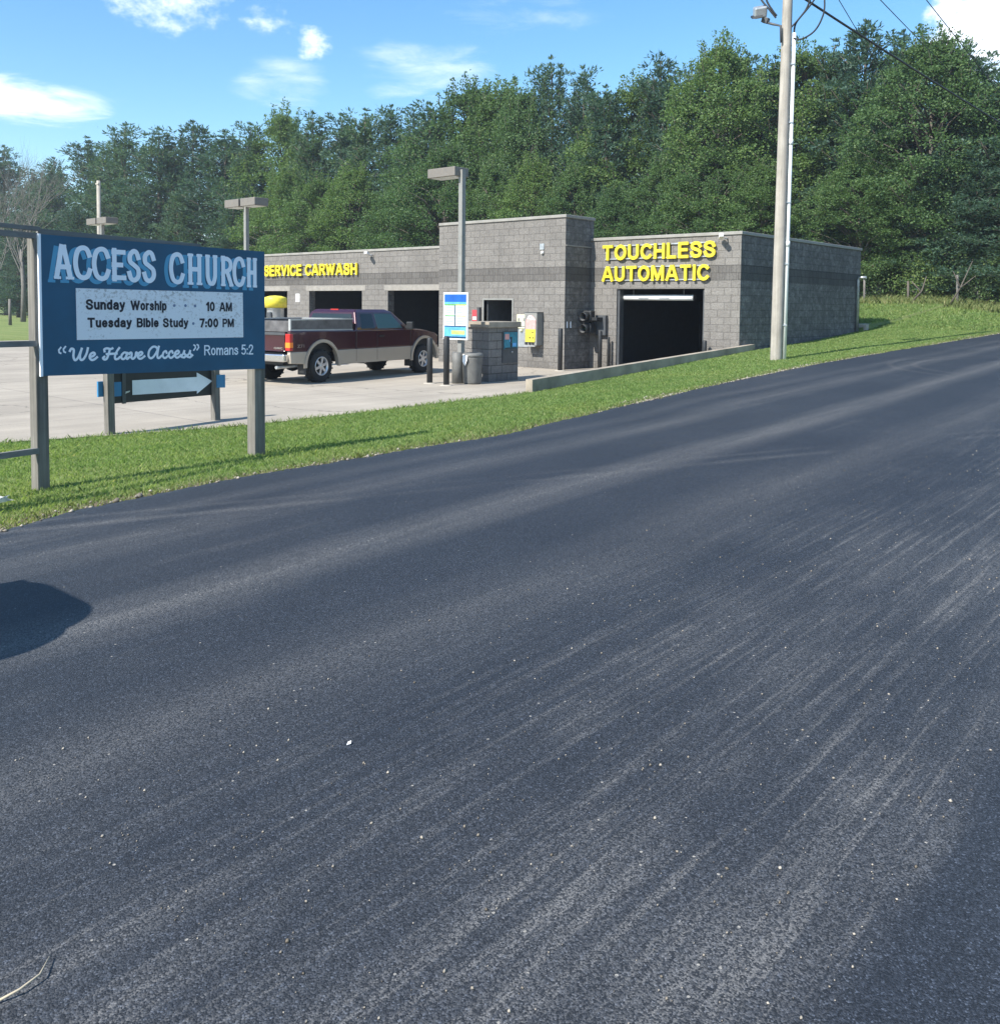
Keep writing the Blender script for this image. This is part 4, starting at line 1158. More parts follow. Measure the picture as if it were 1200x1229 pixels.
for zz in (2.452, 1.53, .60):
    MB().bar((1.2, 7.72, zz + .02), (3.42, TS + .06, zz), .04, .05).build('rail', MAT['railwood'], sg)
p_ = MB(); p_.box(1.1, 1.24, 7.66, 7.80, 0, 2.52); p_.build('post', MAT['post'], sg, bevel=.008)
b_ = MB(); b_.prism([(.294, .306), (1.988, .302), (1.985, .757), (.291, .764)], lambda p, k: sf(p[0], p[1] - p[0] * SK * .8, .0065 * k - .001)); b_.build('message_panel', MAT['board'], sg)

# painted block capitals with little serifs
CAPS = {
    'A': ([[(.40, 1), (.10, 0)], [(.52, .985), (.88, 0)], [(.20, .33), (.80, .33)]], [(-.02, .30, 0), (.66, 1.06, 0), (.34, .62, 1)]),
    'C': ([cr([(.93, .76), (.78, .95), (.5, 1.0), (.2, .88), (.06, .5), (.2, .12), (.5, 0), (.8, .06), (.95, .26)], 6)], []),
    'E': ([[(.18, 0), (.18, 1)], [(.12, .94), (.92, .94)], [(.12, .5), (.72, .5)], [(.12, .06), (.96, .06)]], []),
    'S': ([cr([(.88, .78), (.72, .96), (.45, 1.0), (.15, .86), (.16, .64), (.5, .52), (.85, .38), (.86, .14), (.55, 0), (.22, .05), (.06, .24)], 6)], []),
    'H': ([[(.2, 0), (.2, 1)], [(.82, 0), (.82, 1)], [(.2, .5), (.82, .5)]], [(.04, .36, 0), (.04, .36, 1), (.66, .98, 0), (.66, .98, 1)]),
    'U': ([cr([(.18, 1), (.18, .6), (.2, .24), (.36, .03), (.52, 0), (.68, .03), (.82, .24), (.84, .6), (.84, 1)], 5)], [(.02, .34, 1), (.68, 1.0, 1)]),
    'R': ([[(.2, 0), (.2, 1)], cr([(.15, .95), (.55, .96), (.82, .84), (.82, .62), (.55, .5), (.2, .49)], 5), [(.52, .5), (.90, 0)]], [(.04, .36, 0), (.04, .30, 1), (.76, 1.04, 0)]),
}
TITLE = [('A', .112, .262), ('C', .282, .425), ('C', .448, .592), ('E', .622, .74), ('S', .776, .885), ('S', .922, 1.035),
         ('C', 1.19, 1.325), ('H', 1.37, 1.525), ('U', 1.565, 1.69), ('R', 1.735, 1.865), ('C', 1.88, 2.0), ('H', 2.035, 2.15)]


def capital(mb, ch, x0, x1, y0, y1, hw, d, ser=True):
    st, se = CAPS[ch]
    mp_ = lambda p: (x0 + p[0] * (x1 - x0), y0 + p[1] * (y1 - y0))
    for i, s_ in enumerate(st): mb.ribbon([mp_(p) for p in s_], hw, sf, d + i * .0004)
    for j, (a, b, v) in enumerate(se):
        yy = y0 - .008 if v == 0 else y1 + .004
        mb.ribbon([(x0 + a * (x1 - x0) + .004, yy), (x0 + b * (x1 - x0) - .004, yy)], .012, sf, d + .0016 + j * .0003)


for ch, x0, x1 in TITLE:
    vt = 0.862 - .0
    lo, hi = vt + 0.0 * x0, 1.126
    mb = MB(); capital(mb, ch, x0 - .050, x1 - .044, lo - .032, hi - .016, .0195, .0012); mb.build('letter_shadow', MAT['lettershade'], sg, fix=False)
    mb = MB(); capital(mb, ch, x0, x1, lo, hi, .0215, .0045); mb.build('title_letter', MAT['letterwhite'], sg, fix=False)
mb = MB()
pf = lambda u, v, d: sf(u, v - u * SK * .8, .0062 + d)
for word, x0, x1, y, h in (('Sunday', .375, .738, .5725, .098), ('Worship', .79, 1.148, .568, .098), ('10', 1.566, 1.662, .564, .098), ('AM', 1.715, 1.856, .562, .098),
                           ('Tuesday', .387, .800, .413, .092), ('Bible', .848, 1.065, .411, .092), ('Study', 1.108, 1.372, .409, .092), ('7:00', 1.492, 1.70, .405, .092), ('PM', 1.748, 1.877, .404, .092)):
    mb = MB(); stroke_text(mb, word, x0, x1, y, h, pf, .001, t=.118, gap=.075); mb.build('painted_word', MAT['letterblack'], sg, fix=False)
mb = MB()
for u, v in ((1.226, .619), (1.344, .62), (1.446, .617), (1.426, .446)):
    mb.add([pf(u + .014 * math.cos(a), v + .014 * math.sin(a), .001) for a in [k * math.pi / 5 for k in range(10)]], [list(range(10))])
mb.build('dot', MAT['dotblue'], sg, fix=False)
SCR = {
    'W': (1.12, [[(0, .78), (.08, .96), (.22, .86), (.22, .35), (.32, .04), (.48, .2), (.62, .7), (.68, .95)], [(.68, .95), (.60, .4), (.66, .06), (.82, .12), (.98, .55), (1.04, .98)]]),
    'e': (.50, [[(.06, .26), (.26, .34), (.36, .5), (.26, .62), (.10, .48), (.06, .22), (.18, .03), (.34, .06), (.5, .24)]]),
    'H': (1.1, [[(.08, .72), (.06, .9), (.22, .98), (.44, .92), (.56, .98)], [(.40, .92), (.34, .5), (.24, .1), (.10, .02), (.0, .14), (.08, .26)], [(.98, 1.0), (.84, .7), (.74, .3), (.78, .04), (.94, .06), (1.04, .2)], [(.22, .48), (.5, .5), (.84, .52)]]),
    'a': (.54, [[(.40, .5), (.24, .6), (.07, .4), (.06, .12), (.18, .02), (.32, .18), (.42, .56)], [(.42, .56), (.37, .2), (.43, .03), (.56, .18)]]),
    'v': (.50, [[(.0, .46), (.08, .58), (.16, .5), (.16, .14), (.26, .03), (.40, .22), (.44, .58), (.54, .50)]]),
    'A': (1.0, [[(.64, .78), (.54, .96), (.30, .96), (.08, .66), (.04, .24), (.18, .02), (.38, .12), (.58, .5), (.74, .98)], [(.74, .98), (.68, .5), (.68, .1), (.80, .02), (.96, .2)]]),
    'c': (.44, [[(.34, .44), (.26, .60), (.10, .48), (.06, .2), (.18, .02), (.32, .06), (.46, .24)]]),
    's': (.44, [[(.0, .14), (.16, .32), (.26, .64), (.24, .42), (.36, .2), (.28, .03), (.10, .06)], [(.3, .06), (.44, .2)]]),
}


def script(mb, word, x0, x1, y, h, d):
    tot = sum(SCR[c][0] for c in word); k = (x1 - x0) / tot; x = x0
    for c in word:
        wd, st = SCR[c]
        for i, s_ in enumerate(st):
            mb.ribbon([(x + (p[0] + p[1] * .05) * k, y + p[1] * h) for p in cr(s_, 6)], .0105, sf, d + i * .0004)
        x += wd * k


for word, x0, x1, y, h in (('We', .225, .470, .128, .110), ('Have', .525, .920, .130, .105), ('Access', .955, 1.415, .133, .112)):
    mb = MB(); script(mb, word, x0, x1, y, h, .0012); mb.build('script_word', MAT['letterwhite'], sg, fix=False)
for P_ in (((.135, .215, 1), (.175, .222, 1)), ((1.45, .235, -1), (1.485, .238, -1))):
    mb = MB()
    for x, v, f in P_:
        mb.ribbon([(x + .018 * f, v + .030 * f), (x, v + .008 * f), (x + .004 * f, v - .014 * f), (x + .016 * f, v - .02 * f)], .0075, sf, .0012)
    mb.build('quotation_mark', MAT['letterwhite'], sg, fix=False)
mb = MB(); stroke_text(mb, 'Romans', 1.545, 1.93, .150, .104, sf, .0012, t=.074, gap=.09); mb.build('painted_word', MAT['letterwhite'], sg, fix=False)
mb = MB(); stroke_text(mb, '5:2', 1.965, 2.108, .150, .106, sf, .0012, t=.074, gap=.09); mb.build('painted_word', MAT['letterwhite'], sg, fix=False)

# arrow sign at the edge of the lot
AP0, AP1 = Vector((6.21, 12.87, 0)), Vector((8.15, 13.24, 0))
ad = (AP1 - AP0).normalized(); an = Vector((ad.y, -ad.x, 0))
af = lambda u, v, d: tuple(AP0 + ad * u + an * d + Vector((0, 0, v)))
ar = thing('arrow_sign', 'black board with a white arrow on two short wooden posts below the church sign', 'sign', tuple(AP0))
for u in (.02, 1.985):
    top = .98
    MB().prism([(u - .055, -.05), (u + .055, -.05), (u + .04, top), (u - .07, top)], lambda p, k: af(p[0], p[1], .06 - .10 * k)).build('post', MAT['post'], ar, bevel=.004)
MB().prism([(-.12, .54), (2.14, .52), (2.14, .73), (-.12, .76)], lambda p, k: af(p[0], p[1], -.045 - .03 * k)).build('blue_board', MAT['blueboard'], ar)
MB().prism([(.10, .43), (1.93, .41), (1.93, .87), (.10, .875)], lambda p, k: af(p[0], p[1], -.012 - .03 * k)).build('black_board', MAT['black'], ar)
MB().prism([(.105, .53), (.236, .53), (.236, .735), (.105, .74)], lambda p, k: af(p[0], p[1], -.006 - .005 * k)).build('blue_patch', MAT['blueboard'], ar)
MB().prism([(.24, .415), (.30, .415), (.30, .885), (.24, .885)], lambda p, k: af(p[0], p[1], .006 - .018 * k)).build('batten', MAT['darkgrey'], ar)
MB().prism([(.10, .876), (1.90, .876), (1.90, .895), (.10, .895)], lambda p, k: af(p[0], p[1], .02 - .06 * k)).build('top_strip', MAT['alurail'], ar)
MB().prism([(.42, .53), (1.62, .50), (1.62, .455), (1.93, .635), (1.62, .79), (1.62, .72), (.42, .745)], lambda p, k: af(p[0], p[1], -.004 - .007 * k)).build('arrow', MAT['arrowwhite'], ar)
MB().prism([(1.955, .53), (2.13, .52), (2.13, .73), (1.955, .735)], lambda p, k: af(p[0], p[1], .075 - .02 * k)).build('end_board', MAT['blueboard'], ar)
MB().prism([(.28, .56), (.35, .58), (.36, .60), (.29, .59)], lambda p, k: af(p[0], p[1], .02 - .012 * k)).build('latch', MAT['galv'], ar)

# ------------------------------------------------------------------ pickup truck (built about its rear axle, +x forward)
hd = R(9.8)
tr_c = Vector((13.84, 17.80, 0)) + Vector((-math.sin(hd), math.cos(hd), 0)) * .90
tk = thing('pickup_truck', 'maroon extended-cab pickup with a tan lower body and grey boards round the bed', 'pickup', tuple(tr_c), hd)
WB, HWD = 4.12, .93
AR, AZ = .56, .42


def arc(cx, r, a0, a1, n=12, cz=AZ): return [(cx + r * math.cos(R(a0 + (a1 - a0) * i / n)), cz + r * math.sin(R(a0 + (a1 - a0) * i / n))) for i in range(n + 1)]


def sidep(mb, poly, y0, y1, mi=0): mb.prism(poly, lambda p, k: (p[0], y0 + (y1 - y0) * k, p[1]), mi)


ZS = .765
sA = math.degrees(math.asin((ZS - AZ) / AR))
zlow = .43
sL = math.degrees(math.asin((zlow - AZ) / AR))
# tan lower panels, in three pieces between the wheel arches
low = MB()
for s_ in (-1, 1):
    y0, y1 = s_ * HWD, s_ * (HWD - .10)
    sidep(low, [(-1.06, .50), (-.60, .47)] + arc(0, AR, 180 - sL, 180 - sA, 5) + [(-1.08, ZS)], y0, y1)
    sidep(low, arc(0, AR, sL, sA, 5)[::-1] + [(.60, zlow - .02), (3.52, zlow - .02)] + arc(WB, AR, 180 - sL, 180 - sA, 5) + [], y0, y1) if False else sidep(low, [(AR + 0.0, zlow - .02), (WB - AR, zlow - .02)] + arc(WB, AR, 180 - sL, 180 - sA, 5) + arc(0, AR, sA, sL, 5), y0, y1)
    sidep(low, arc(WB, AR, sA, sL, 5) + [(4.70, .50), (4.78, ZS)], y0, y1)
low.build('lower_body', MAT['pewter'], tk, world=False, bevel=.012)
# maroon upper body: bed sides, doors and wings
upb = MB()
for s_ in (-1, 1):
    y0, y1 = s_ * (HWD - .004), s_ * (HWD - .12)
    sidep(upb, [(-1.08, ZS)] + arc(0, AR, 180 - sA, sA, 12) + [(1.24, ZS), (1.24, 1.235), (-1.06, 1.265)], y0, y1)
    sidep(upb, [(1.25, ZS)] + arc(WB, AR, 180 - sA, sA, 12) + [(4.76, ZS), (4.78, 1.02), (4.66, 1.10), (4.2, 1.185), (3.55, 1.235), (1.25, 1.235)], y0, y1)
upb.build('body', MAT['maroon'], tk, world=False, bevel=.025, seg=3)
dk = MB()
dk.box(-1.0, 4.55, -.62, .62, .46, .74); dk.box(-.62, .62, -.80, .80, .72, 1.04); dk.box(3.5, 4.7, -.80, .80, .74, 1.0); dk.box(1.0, 3.5, -.82, .82, .45, .76)
dk.build('underbody', MAT['black'], tk, world=False)
bedf = MB(); bedf.box(-1.0, 1.2, -.80, .80, .80, .84); bedf.box(1.16, 1.235, -.80, .80, .84, 1.23); bedf.build('bed_floor', MAT['darkgrey'], tk, world=False)
# hood
hp = [(3.45, 1.245), (4.2, 1.21), (4.62, 1.13), (4.74, 1.02), (4.70, .95), (3.45, .95)]
hd_ = MB(); hd_.prism(hp, lambda p, k: (p[0], -(HWD - .13) + (2 * HWD - .26) * k, p[1])); hd_.build('hood', MAT['maroon'], tk, world=False, bevel=.04, seg=3)
# cab: lofted greenhouse
cb = MB()
ring = lambda z, x0, x1, hw: [(x0, -hw, z), (x1, -hw, z), (x1, hw, z), (x0, hw, z)]
vs = ring(1.20, 1.27, 3.60, .90) + ring(1.30, 1.29, 3.42, .885) + ring(1.68, 1.40, 2.92, .75) + ring(1.755, 1.50, 2.72, .66)
fs = []
for l in range(3):
    for i in range(4): fs.append((l * 4 + i, l * 4 + (i + 1) % 4, l * 4 + 4 + (i + 1) % 4, l * 4 + 4 + i))
fs += [(12, 13, 14, 15), (3, 2, 1, 0)]
cb.add(vs, fs)
cbo = cb.build('cab', MAT['maroon'], tk, world=False, bevel=.035, seg=3)


def on_cab(x, z, s_):
    hw = .885 + (z - 1.30) / .38 * (.75 - .885)
    return (x, s_ * (hw + .006), z)


for s_, nm_ in ((-1, 'r'), (1, 'l')):
    for poly, m in (([(1.47, 1.27), (2.01, 1.27), (2.01, 1.645), (1.56, 1.645)], 'glass'), ([(2.13, 1.265), (3.16, 1.265), (3.12, 1.33), (2.80, 1.645), (2.13, 1.645)], 'glassgreen')):
        g_ = MB()
        vs = [on_cab(x, z, s_) for x, z in poly]
        vs2 = [(x, y - s_ * .012, z) for x, y, z in vs]
        n = len(poly)
        g_.add(vs + vs2, [list(range(n)), [n + i for i in range(n)][::-1]] + [[i, (i + 1) % n, n + (i + 1) % n, n + i] for i in range(n)])
        g_.build('side_window', MAT[m], tk, world=False)
# windscreen and rear window lie on the cab's sloping ends
def quad_pane(name, pts, d, m):
    a, b, c = [Vector(p) for p in pts[:3]]
    nrm = (b - a).cross(c - a).normalized() * d
    n = len(pts)
    vs = [Vector(p) + nrm for p in pts] + [Vector(p) - nrm for p in pts]
    MB_ = MB(); MB_.add(vs, [list(range(n)), [n + i for i in range(n)][::-1]] + [[i, (i + 1) % n, n + (i + 1) % n, n + i] for i in range(n)])
    MB_.build(name, MAT[m], tk, world=False)


quad_pane('rear_window', [(1.295, -.76, 1.32), (1.295, .76, 1.32), (1.387, .65, 1.64), (1.387, -.65, 1.64)], .008, 'glass')
quad_pane('windscreen', [(3.40, .80, 1.315), (3.40, -.80, 1.315), (2.945, -.67, 1.665), (2.945, .67, 1.665)], .008, 'glass')
MB().box(1.475, 1.53, -.13, .13, 1.735, 1.765).build('brake_lamp', MAT['redlens'], tk, world=False)
# tailgate, lights, bumpers
tg = MB(); tg.box(-1.085, -1.02, -.76, .76, .775, 1.215); tgo = tg.build('tailgate', MAT['maroon'], tk, world=False, bevel=.02)
MB().box(-1.10, -1.08, -.78, .78, 1.16, 1.222).build('tailgate_cap', MAT['darkgrey'], tgo, world=False)
n_ = MB(); text_fit(n_, 'GMC', .42, .70, .83, .875, lambda x, y, d: (-1.0875 - d, -x, y), .001, .02); n_.build('tailgate_badge', MAT['chrome'], tgo, world=False, fix=False)
n_ = MB(); text_fit(n_, 'Z71', -.86, -.62, .86, .935, lambda x, y, d: (x, -(HWD + d), y), .004, .02); n_.build('side_badge', MAT['chrome'], tk, world=False, fix=False)
for s_ in (-1, 1):
    l = MB(); l.box(-1.10, -1.00, s_ * .79, s_ * (HWD + .006), .80, 1.19); lo_ = l.build('tail_light', MAT['redlens'], tk, world=False, bevel=.012)
    l = MB(); l.box(-1.104, -.998, s_ * .795, s_ * (HWD + .009), .87, .99); l.build('amber_lens', MAT['amberlens'], lo_, world=False)
    l = MB(); l.box(4.66, 4.80, s_ * .58, s_ * .90, .88, 1.01); l.build('headlight', MAT['clearlens'], tk, world=False, bevel=.02)
    mr = MB(); mr.obox((3.30, s_ * 1.05, 1.33), (.045, 0, 0), (0, .10, 0), (0, 0, .10)); mo = mr.build('mirror', MAT['black'], tk, world=False, bevel=.02)
    MB().bar((3.30, s_ * .90, 1.28), (3.30, s_ * .99, 1.30), .05, .05).build('mirror_arm', MAT['black'], mo, world=False)
    for cx in (0, WB):
        f_ = MB()
        o_ = arc(cx, AR + .062, -4, 184, 18); i_ = arc(cx, AR - .012, -4, 184, 18)
        for k_ in range(18):
            p4 = [o_[k_], o_[k_ + 1], i_[k_ + 1], i_[k_]]
            f_.prism(p4, lambda p, k: (p[0], s_ * (HWD - .03 + .058 * k), p[1]))
        f_.build('fender_flare', MAT['pewter'], tk, world=False)
        ml = MB(); ml.box(cx - .60, cx - .58, s_ * .70, s_ * (HWD + .02), .22, .50); ml.build('mud_flap', MAT['black'], tk, world=False)
    for x_ in (2.05,):
        MB().box(x_ + .10, x_ + .28, s_ * (HWD + .001), s_ * (HWD + .03), 1.05, 1.085).build('door_handle', MAT['black'], tk, world=False)
    gp = MB()
    for x_ in (1.245, 2.07, 3.50): gp.box(x_ - .005, x_ + .005, s_ * (HWD - .02), s_ * (HWD + .0015), .46, 1.22)
    gp.build('door_gap', MAT['black'], tk, world=False)
rb = MB(); rb.box(-1.22, -1.05, -.86, .86, .54, .72); rb.build('rear_bumper', MAT['chrome'], tk, world=False, bevel=.03)
rb = MB(); rb.box(-1.225, -1.20, -.16, .16, .56, .69); rb.build('licence_plate', MAT['white'], tk, world=False)
fb = MB(); fb.box(4.72, 4.92, -.90, .90, .46, .70); fb.build('front_bumper', MAT['chrome'], tk, world=False, bevel=.04)
gr = MB(); gr.box(4.72, 4.79, -.56, .56, .74, .98); gr.build('grille', MAT['black'], tk, world=False)
MB().tube([(-1.1, -.5, .40), (.5, -.45, .42)], .04, 8).build('exhaust', MAT['galv'], tk, world=False)
MB().lathe([(.0, -.15), (.15, -.1), (.17, 0), (.15, .1), (0, .15)], (0, .05, .40), (0, 1, 0), 12).build('axle', MAT['black'], tk, world=False)
# boards round the bed with bright rails
for s_ in (-1, 1):
    sb = MB(); sidep(sb, [(-1.0, 1.285), (1.16, 1.262), (1.16, 1.505), (-1.0, 1.50)], s_ * .875, s_ * .85); so = sb.build('side_board', MAT['aluminium'], tk, world=False)
    rl = MB(); sidep(rl, [(-1.02, 1.50), (1.18, 1.505), (1.18, 1.535), (-1.02, 1.53)], s_ * .885, s_ * .84); sidep(rl, [(-1.02, 1.262), (1.16, 1.24), (1.16, 1.27), (-1.02, 1.29)], s_ * .89, s_ * .84)
    rl.box(-1.035, -1.0, s_ * .83, s_ * .89, 1.25, 1.53); rl.build('board_rail', MAT['alurail'], so, world=False)
tb = MB(); tb.box(-1.03, -1.008, -.83, .83, 1.235, 1.49); tb.build('tail_board', MAT['aluminium'], tk, world=False)
fb = MB(); fb.box(1.165, 1.185, -.84, .84, 1.25, 1.53); fb.build('front_board', MAT['alurail'], tk, world=False)
# wheels
RT = .395
for cx in (0, WB):
    for s_ in (-1, 1):
        tw = MB()
        tw.lathe([(.225, -.13), (.33, -.14), (.375, -.12), (RT, -.08), (RT, .08), (.375, .12), (.33, .14), (.225, .13)], (cx, s_ * .775, RT), (0, s_, 0), 36, cap=False)
        for k_ in range(36):
            a = 2 * math.pi * k_ / 36
            dx, dz = math.cos(a), math.sin(a)
            tw.obox((cx + dx * (RT - .002), s_ * (.775 + .085 * (1 if k_ % 2 else -1)), RT + dz * (RT - .002)), (-dz * .017, 0, dx * .017), (0, .05, 0), (dx * .006, 0, dz * .006))
        wo = tw.build('wheel', MAT['rubber'], tk, world=False)
        rm = MB()
        rm.lathe([(.200, .05), (.0, .05)], (cx, s_ * .775, RT), (0, s_, 0), 24, mi=1)
        rm.lathe([(.232, .12), (.228, .140), (.205, .132), (.200, .05)], (cx, s_ * .775, RT), (0, s_, 0), 30, cap=False)
        for k_ in range(6):
            a = 2 * math.pi * k_ / 6 + .3
            d_ = Vector((math.cos(a), 0, math.sin(a))); p_ = Vector((-d_.z, 0, d_.x))
            rm.obox(Vector((cx, s_ * .880, RT)) + d_ * .125, d_ * .085, p_ * .032, (0, .016, 0))
        rm.lathe([(.075, .07), (.07, .115), (.03, .125), (.0, .125)], (cx, s_ * .775, RT), (0, s_, 0), 16)
        rm.build('rim', [MAT['alloy'], MAT['black']], wo, world=False)

# ------------------------------------------------------------------ utility pole by the road
ux, uy = 20.19, 9.23
up_ = thing('utility_pole', 'tall weathered wooden utility pole with a conduit standing in the roadside grass', 'utility pole', (ux, uy, .7))
lean = Vector((.005, -.004, 0))
pz = lambda z: (ux + lean.x * (z - .7), uy + lean.y * (z - .7), z)
MB().tube([pz(z) for z in (.4, .8, 3, 6, 9, 12.8)], [.135, .131, .127, .119, .108, .098], 18).build('pole', MAT['pole'], up_)
cd = MB()
cvec = Vector((.105, -.150, 0))
cz = lambda z: tuple(Vector(pz(z)) + cvec * (1 - .012 * z))
cd.tube([cz(.55), cz(4), cz(8.1)], .046, 12)
for z in (3.3, 5.6): cd.tube([cz(z), cz(z + .12)], .054, 12)
cd.build('conduit', MAT['offwhite'], up_)
for z in (1.5, 2.9, 4.3, 6.1, 7.4):
    a = Vector(cz(z)); b = Vector(pz(z)); cl = MB(); cl.bar(tuple(a + (a - b) * .18), tuple(b), .115, .03); cl.build('clamp', MAT['galv'], up_)
# floodlight on a short arm
fl = thing('floodlight', 'pale box floodlight on a short arm at the top of the utility pole', 'floodlight', pz(8.5))
P = Vector(pz(8.12)) + Vector((0, 0.02, 0))
MB().tube([tuple(P + Vector((-.16, .03, -.25))), tuple(P + Vector((-.16, .05, .12))), tuple(P + Vector((-.2, .22, .18))), tuple(P + Vector((-.2, .36, .24)))], .028, 8).build('arm', MAT['darkgrey'], fl)
MB().obox(P + Vector((-.24, .52, .50)), (.11, .08, .06), (-.07, .12, -.02), (-.04, -.025, .11)).build('lamp_box', MAT['galv'], fl, bevel=.03)
MB().obox(P + Vector((-.20, .40, .30)), (.06, 0, 0), (0, .07, .03), (0, -.02, .06)).build('knuckle', MAT['darkgrey'], fl, bevel=.01)
MB().obox(P + Vector((-.32, .56, .39)), (.09, .07, .05), (-.055, .095, -.02), (-.010, -.006, -.025)).build('lens', MAT['black'], fl)


def cable(name, pts, r, label, group=None, sag=0.0, n=20):
    pts = [Vector(p) for p in pts]
    if len(pts) == 2:
        a, b = pts
        P = [a.lerp(b, i / n) - Vector((0, 0, sag * 4 * (i / n) * (1 - i / n))) for i in range(n + 1)]
    else:
        P = []
        Q = [pts[0]] + pts + [pts[-1]]
        for i in range(1, len(Q) - 2):
            for k in range(8):
                t = k / 8
                P.append(0.5 * (2 * Q[i] + (Q[i + 1] - Q[i - 1]) * t + (2 * Q[i - 1] - 5 * Q[i] + 4 * Q[i + 1] - Q[i + 2]) * t * t + (3 * Q[i] - Q[i - 1] - 3 * Q[i + 1] + Q[i + 2]) * t ** 3))
        P.append(pts[-1])
    o = MB().tube(P, r, 6).build(name, MAT['cable'])
    return tag(o, label, 'cable', group)


T_ = lambda x, y, z: Vector(pz(8.9)) + Vector((x, y, z))
cable('power_cable', [T_(.1, -.1, .12), (95, 7.3, 9.5)], .028, 'thick black cable running from the pole over the trees to the right', sag=.75, n=40)
for lab, (s0, t0, z0), (dt, dz) in (('thin overhead wire nearest the pole at the top edge', (30, 11.89, 11.81), (.182, -.046)), ('middle thin overhead wire at the top edge', (30, 10.57, 11.54), (.093, .01)), ('thin overhead wire reaching the white cloud at the right', (30, 9.2, 11.26), (-.037, -.187))):
    cable('power_cable', [(20.2, t0 - 9.8 * dt, z0 - 9.8 * dz), (47, t0 + 17 * dt, z0 + 17 * dz)], .014, lab, 'thin overhead wires')
cable('cable_loop', [cz(8.05), (20.30, 9.02, 8.3), (20.30, 8.76, 8.62), (20.30, 8.58, 9.2), (20.30, 8.5, 9.8)], .022, 'black service cable rising from the conduit head')
cable('cable_loop', [(20.28, 9.06, 7.98), (20.30, 8.88, 7.93), (20.30, 8.60, 8.04), (20.30, 8.43, 8.28), (20.30, 8.37, 8.6), (20.3, 8.46, 9.3)], .018, 'black cable looping wide to the right of the pole top')
cable('cable_loop', [(20.22, 9.15, 8.16), (20.28, 8.9, 8.42), (20.30, 8.6, 8.75), (20.30, 8.25, 9.3)], .018, 'short black cable crossing just right of the pole top')
cable('cable_loop', [(20.0, 9.36, 8.42), (19.95, 9.50, 8.62), (19.90, 9.73, 8.95), (19.85, 10.0, 9.6)], .022, 'outer black cable curving up left from the pole top')
cable('cable_loop', [(20.0, 9.34, 8.46), (19.95, 9.42, 8.58), (19.90, 9.57, 8.88), (19.85, 9.75, 9.6)], .022, 'inner black cable curving up left from the pole top')

# ------------------------------------------------------------------ trees
def leaf_faces(P, D, U, ln, wd):
    """diamond leaves: base P, direction D, side U"""
    b = P; tip = P + D * ln[:, None]; m = P + D * (ln * 0.5)[:, None]
    co = np.stack([b, m + U * (wd * .5)[:, None], tip, m - U * (wd * .5)[:, None]], 1)
    return co.reshape(-1, 3)


def unit(v): return v / np.maximum(np.linalg.norm(v, axis=-1, keepdims=True), 1e-6)


def pine_mesh(seed):
    r = np.random.default_rng(seed)
    H = 16.0
    P, D = [], []
    limbs = MB()
    limbs.tube([(0, 0, -.6), (0.05, 0, 3), (.1, .05, 8), (.05, .1, 13), (0, .05, 15.7)], [.26, .22, .15, .07, .02], 9)

    def tuft(c, axis, rad, m):
        """a plume of needles round c, brushed along axis"""
        d = unit(r.normal(size=(m, 3)) + axis * 1.15)
        P.append(c + d * rad * .35 * r.random((m, 1)) + r.normal(0, rad * .30, (m, 3)) * [1.2, 1.2, .75])
        D.append(d + r.normal(0, .25, (m, 3)))
    z = 0.8
    ph = r.random() * 6.28
    while z < 15.3:
        f = z / H
        Rm = 3.0 * (1 - f) ** .55 * (1.0 if f > .15 else .8) * (.74 + .30 * math.sin(z * 1.9 + ph) + .22 * r.random()) + .30
        nb = int(r.integers(5, 8)) if f < .85 else 4
        a0 = r.random() * 6.28
        for b in range(nb):
            if r.random() < .08: continue
            a = a0 + b * 6.283 / nb + r.normal(0, .25)
            L = Rm * (.6 + .55 * r.random())
            rise = .08 + .75 * f ** 1.3 + r.normal(0, .09)
            ax = np.array([math.cos(a), math.sin(a), 0]); sx = np.array([-math.sin(a), math.cos(a), 0])
            if f < .9: limbs.tube([(0.05, .03, z), tuple(ax * L * .5 + [0, 0, z + rise * L * .3]), tuple(ax * L * .92 + [0, 0, z + rise * L])], [.05 * (1.1 - f), .03, .008], 5)
            ns = max(2, int(L / .34))
            for k in range(ns):
                u = .18 + .84 * (k + r.random()) / ns
                side = r.normal(0, L * .17)
                c = ax * L * u + sx * side + np.array([0, 0, z + rise * L * u ** 1.4 + r.normal(0, .08)])
                tuft(c, ax * .75 + sx * np.sign(side) * .3 + np.array([0, 0, .55 + .5 * f]), .36 + .10 * r.random(), 26)
        z += .40 + .16 * r.random()
    for q in range(5):          # upright leaders that feather the top
        a = r.random() * 6.28; x, y = math.cos(a) * .55 * (q > 0), math.sin(a) * .55 * (q > 0)
        h0, h1 = 13.6 - q * .35, 16.0 - q * .5 * r.random() - (.5 if q else 0)
        for k in range(7):
            zz = h0 + (h1 - h0) * k / 6
            tuft(np.array([x, y, zz]), np.array([x * .4, y * .4, 1.3]), .34 * (1.1 - k / 8), 22)
    P, D = np.concatenate(P), unit(np.concatenate(D))
    U = unit(np.cross(D, r.normal(size=D.shape)))
    n = len(P)
    co = leaf_faces(P, D, U, .20 + .15 * r.random(n), .060 + .04 * r.random(n))
    return limbs, raw_mesh('pine_crown', co, np.arange(n * 4).reshape(n, 4), MAT['pine'], link=False)


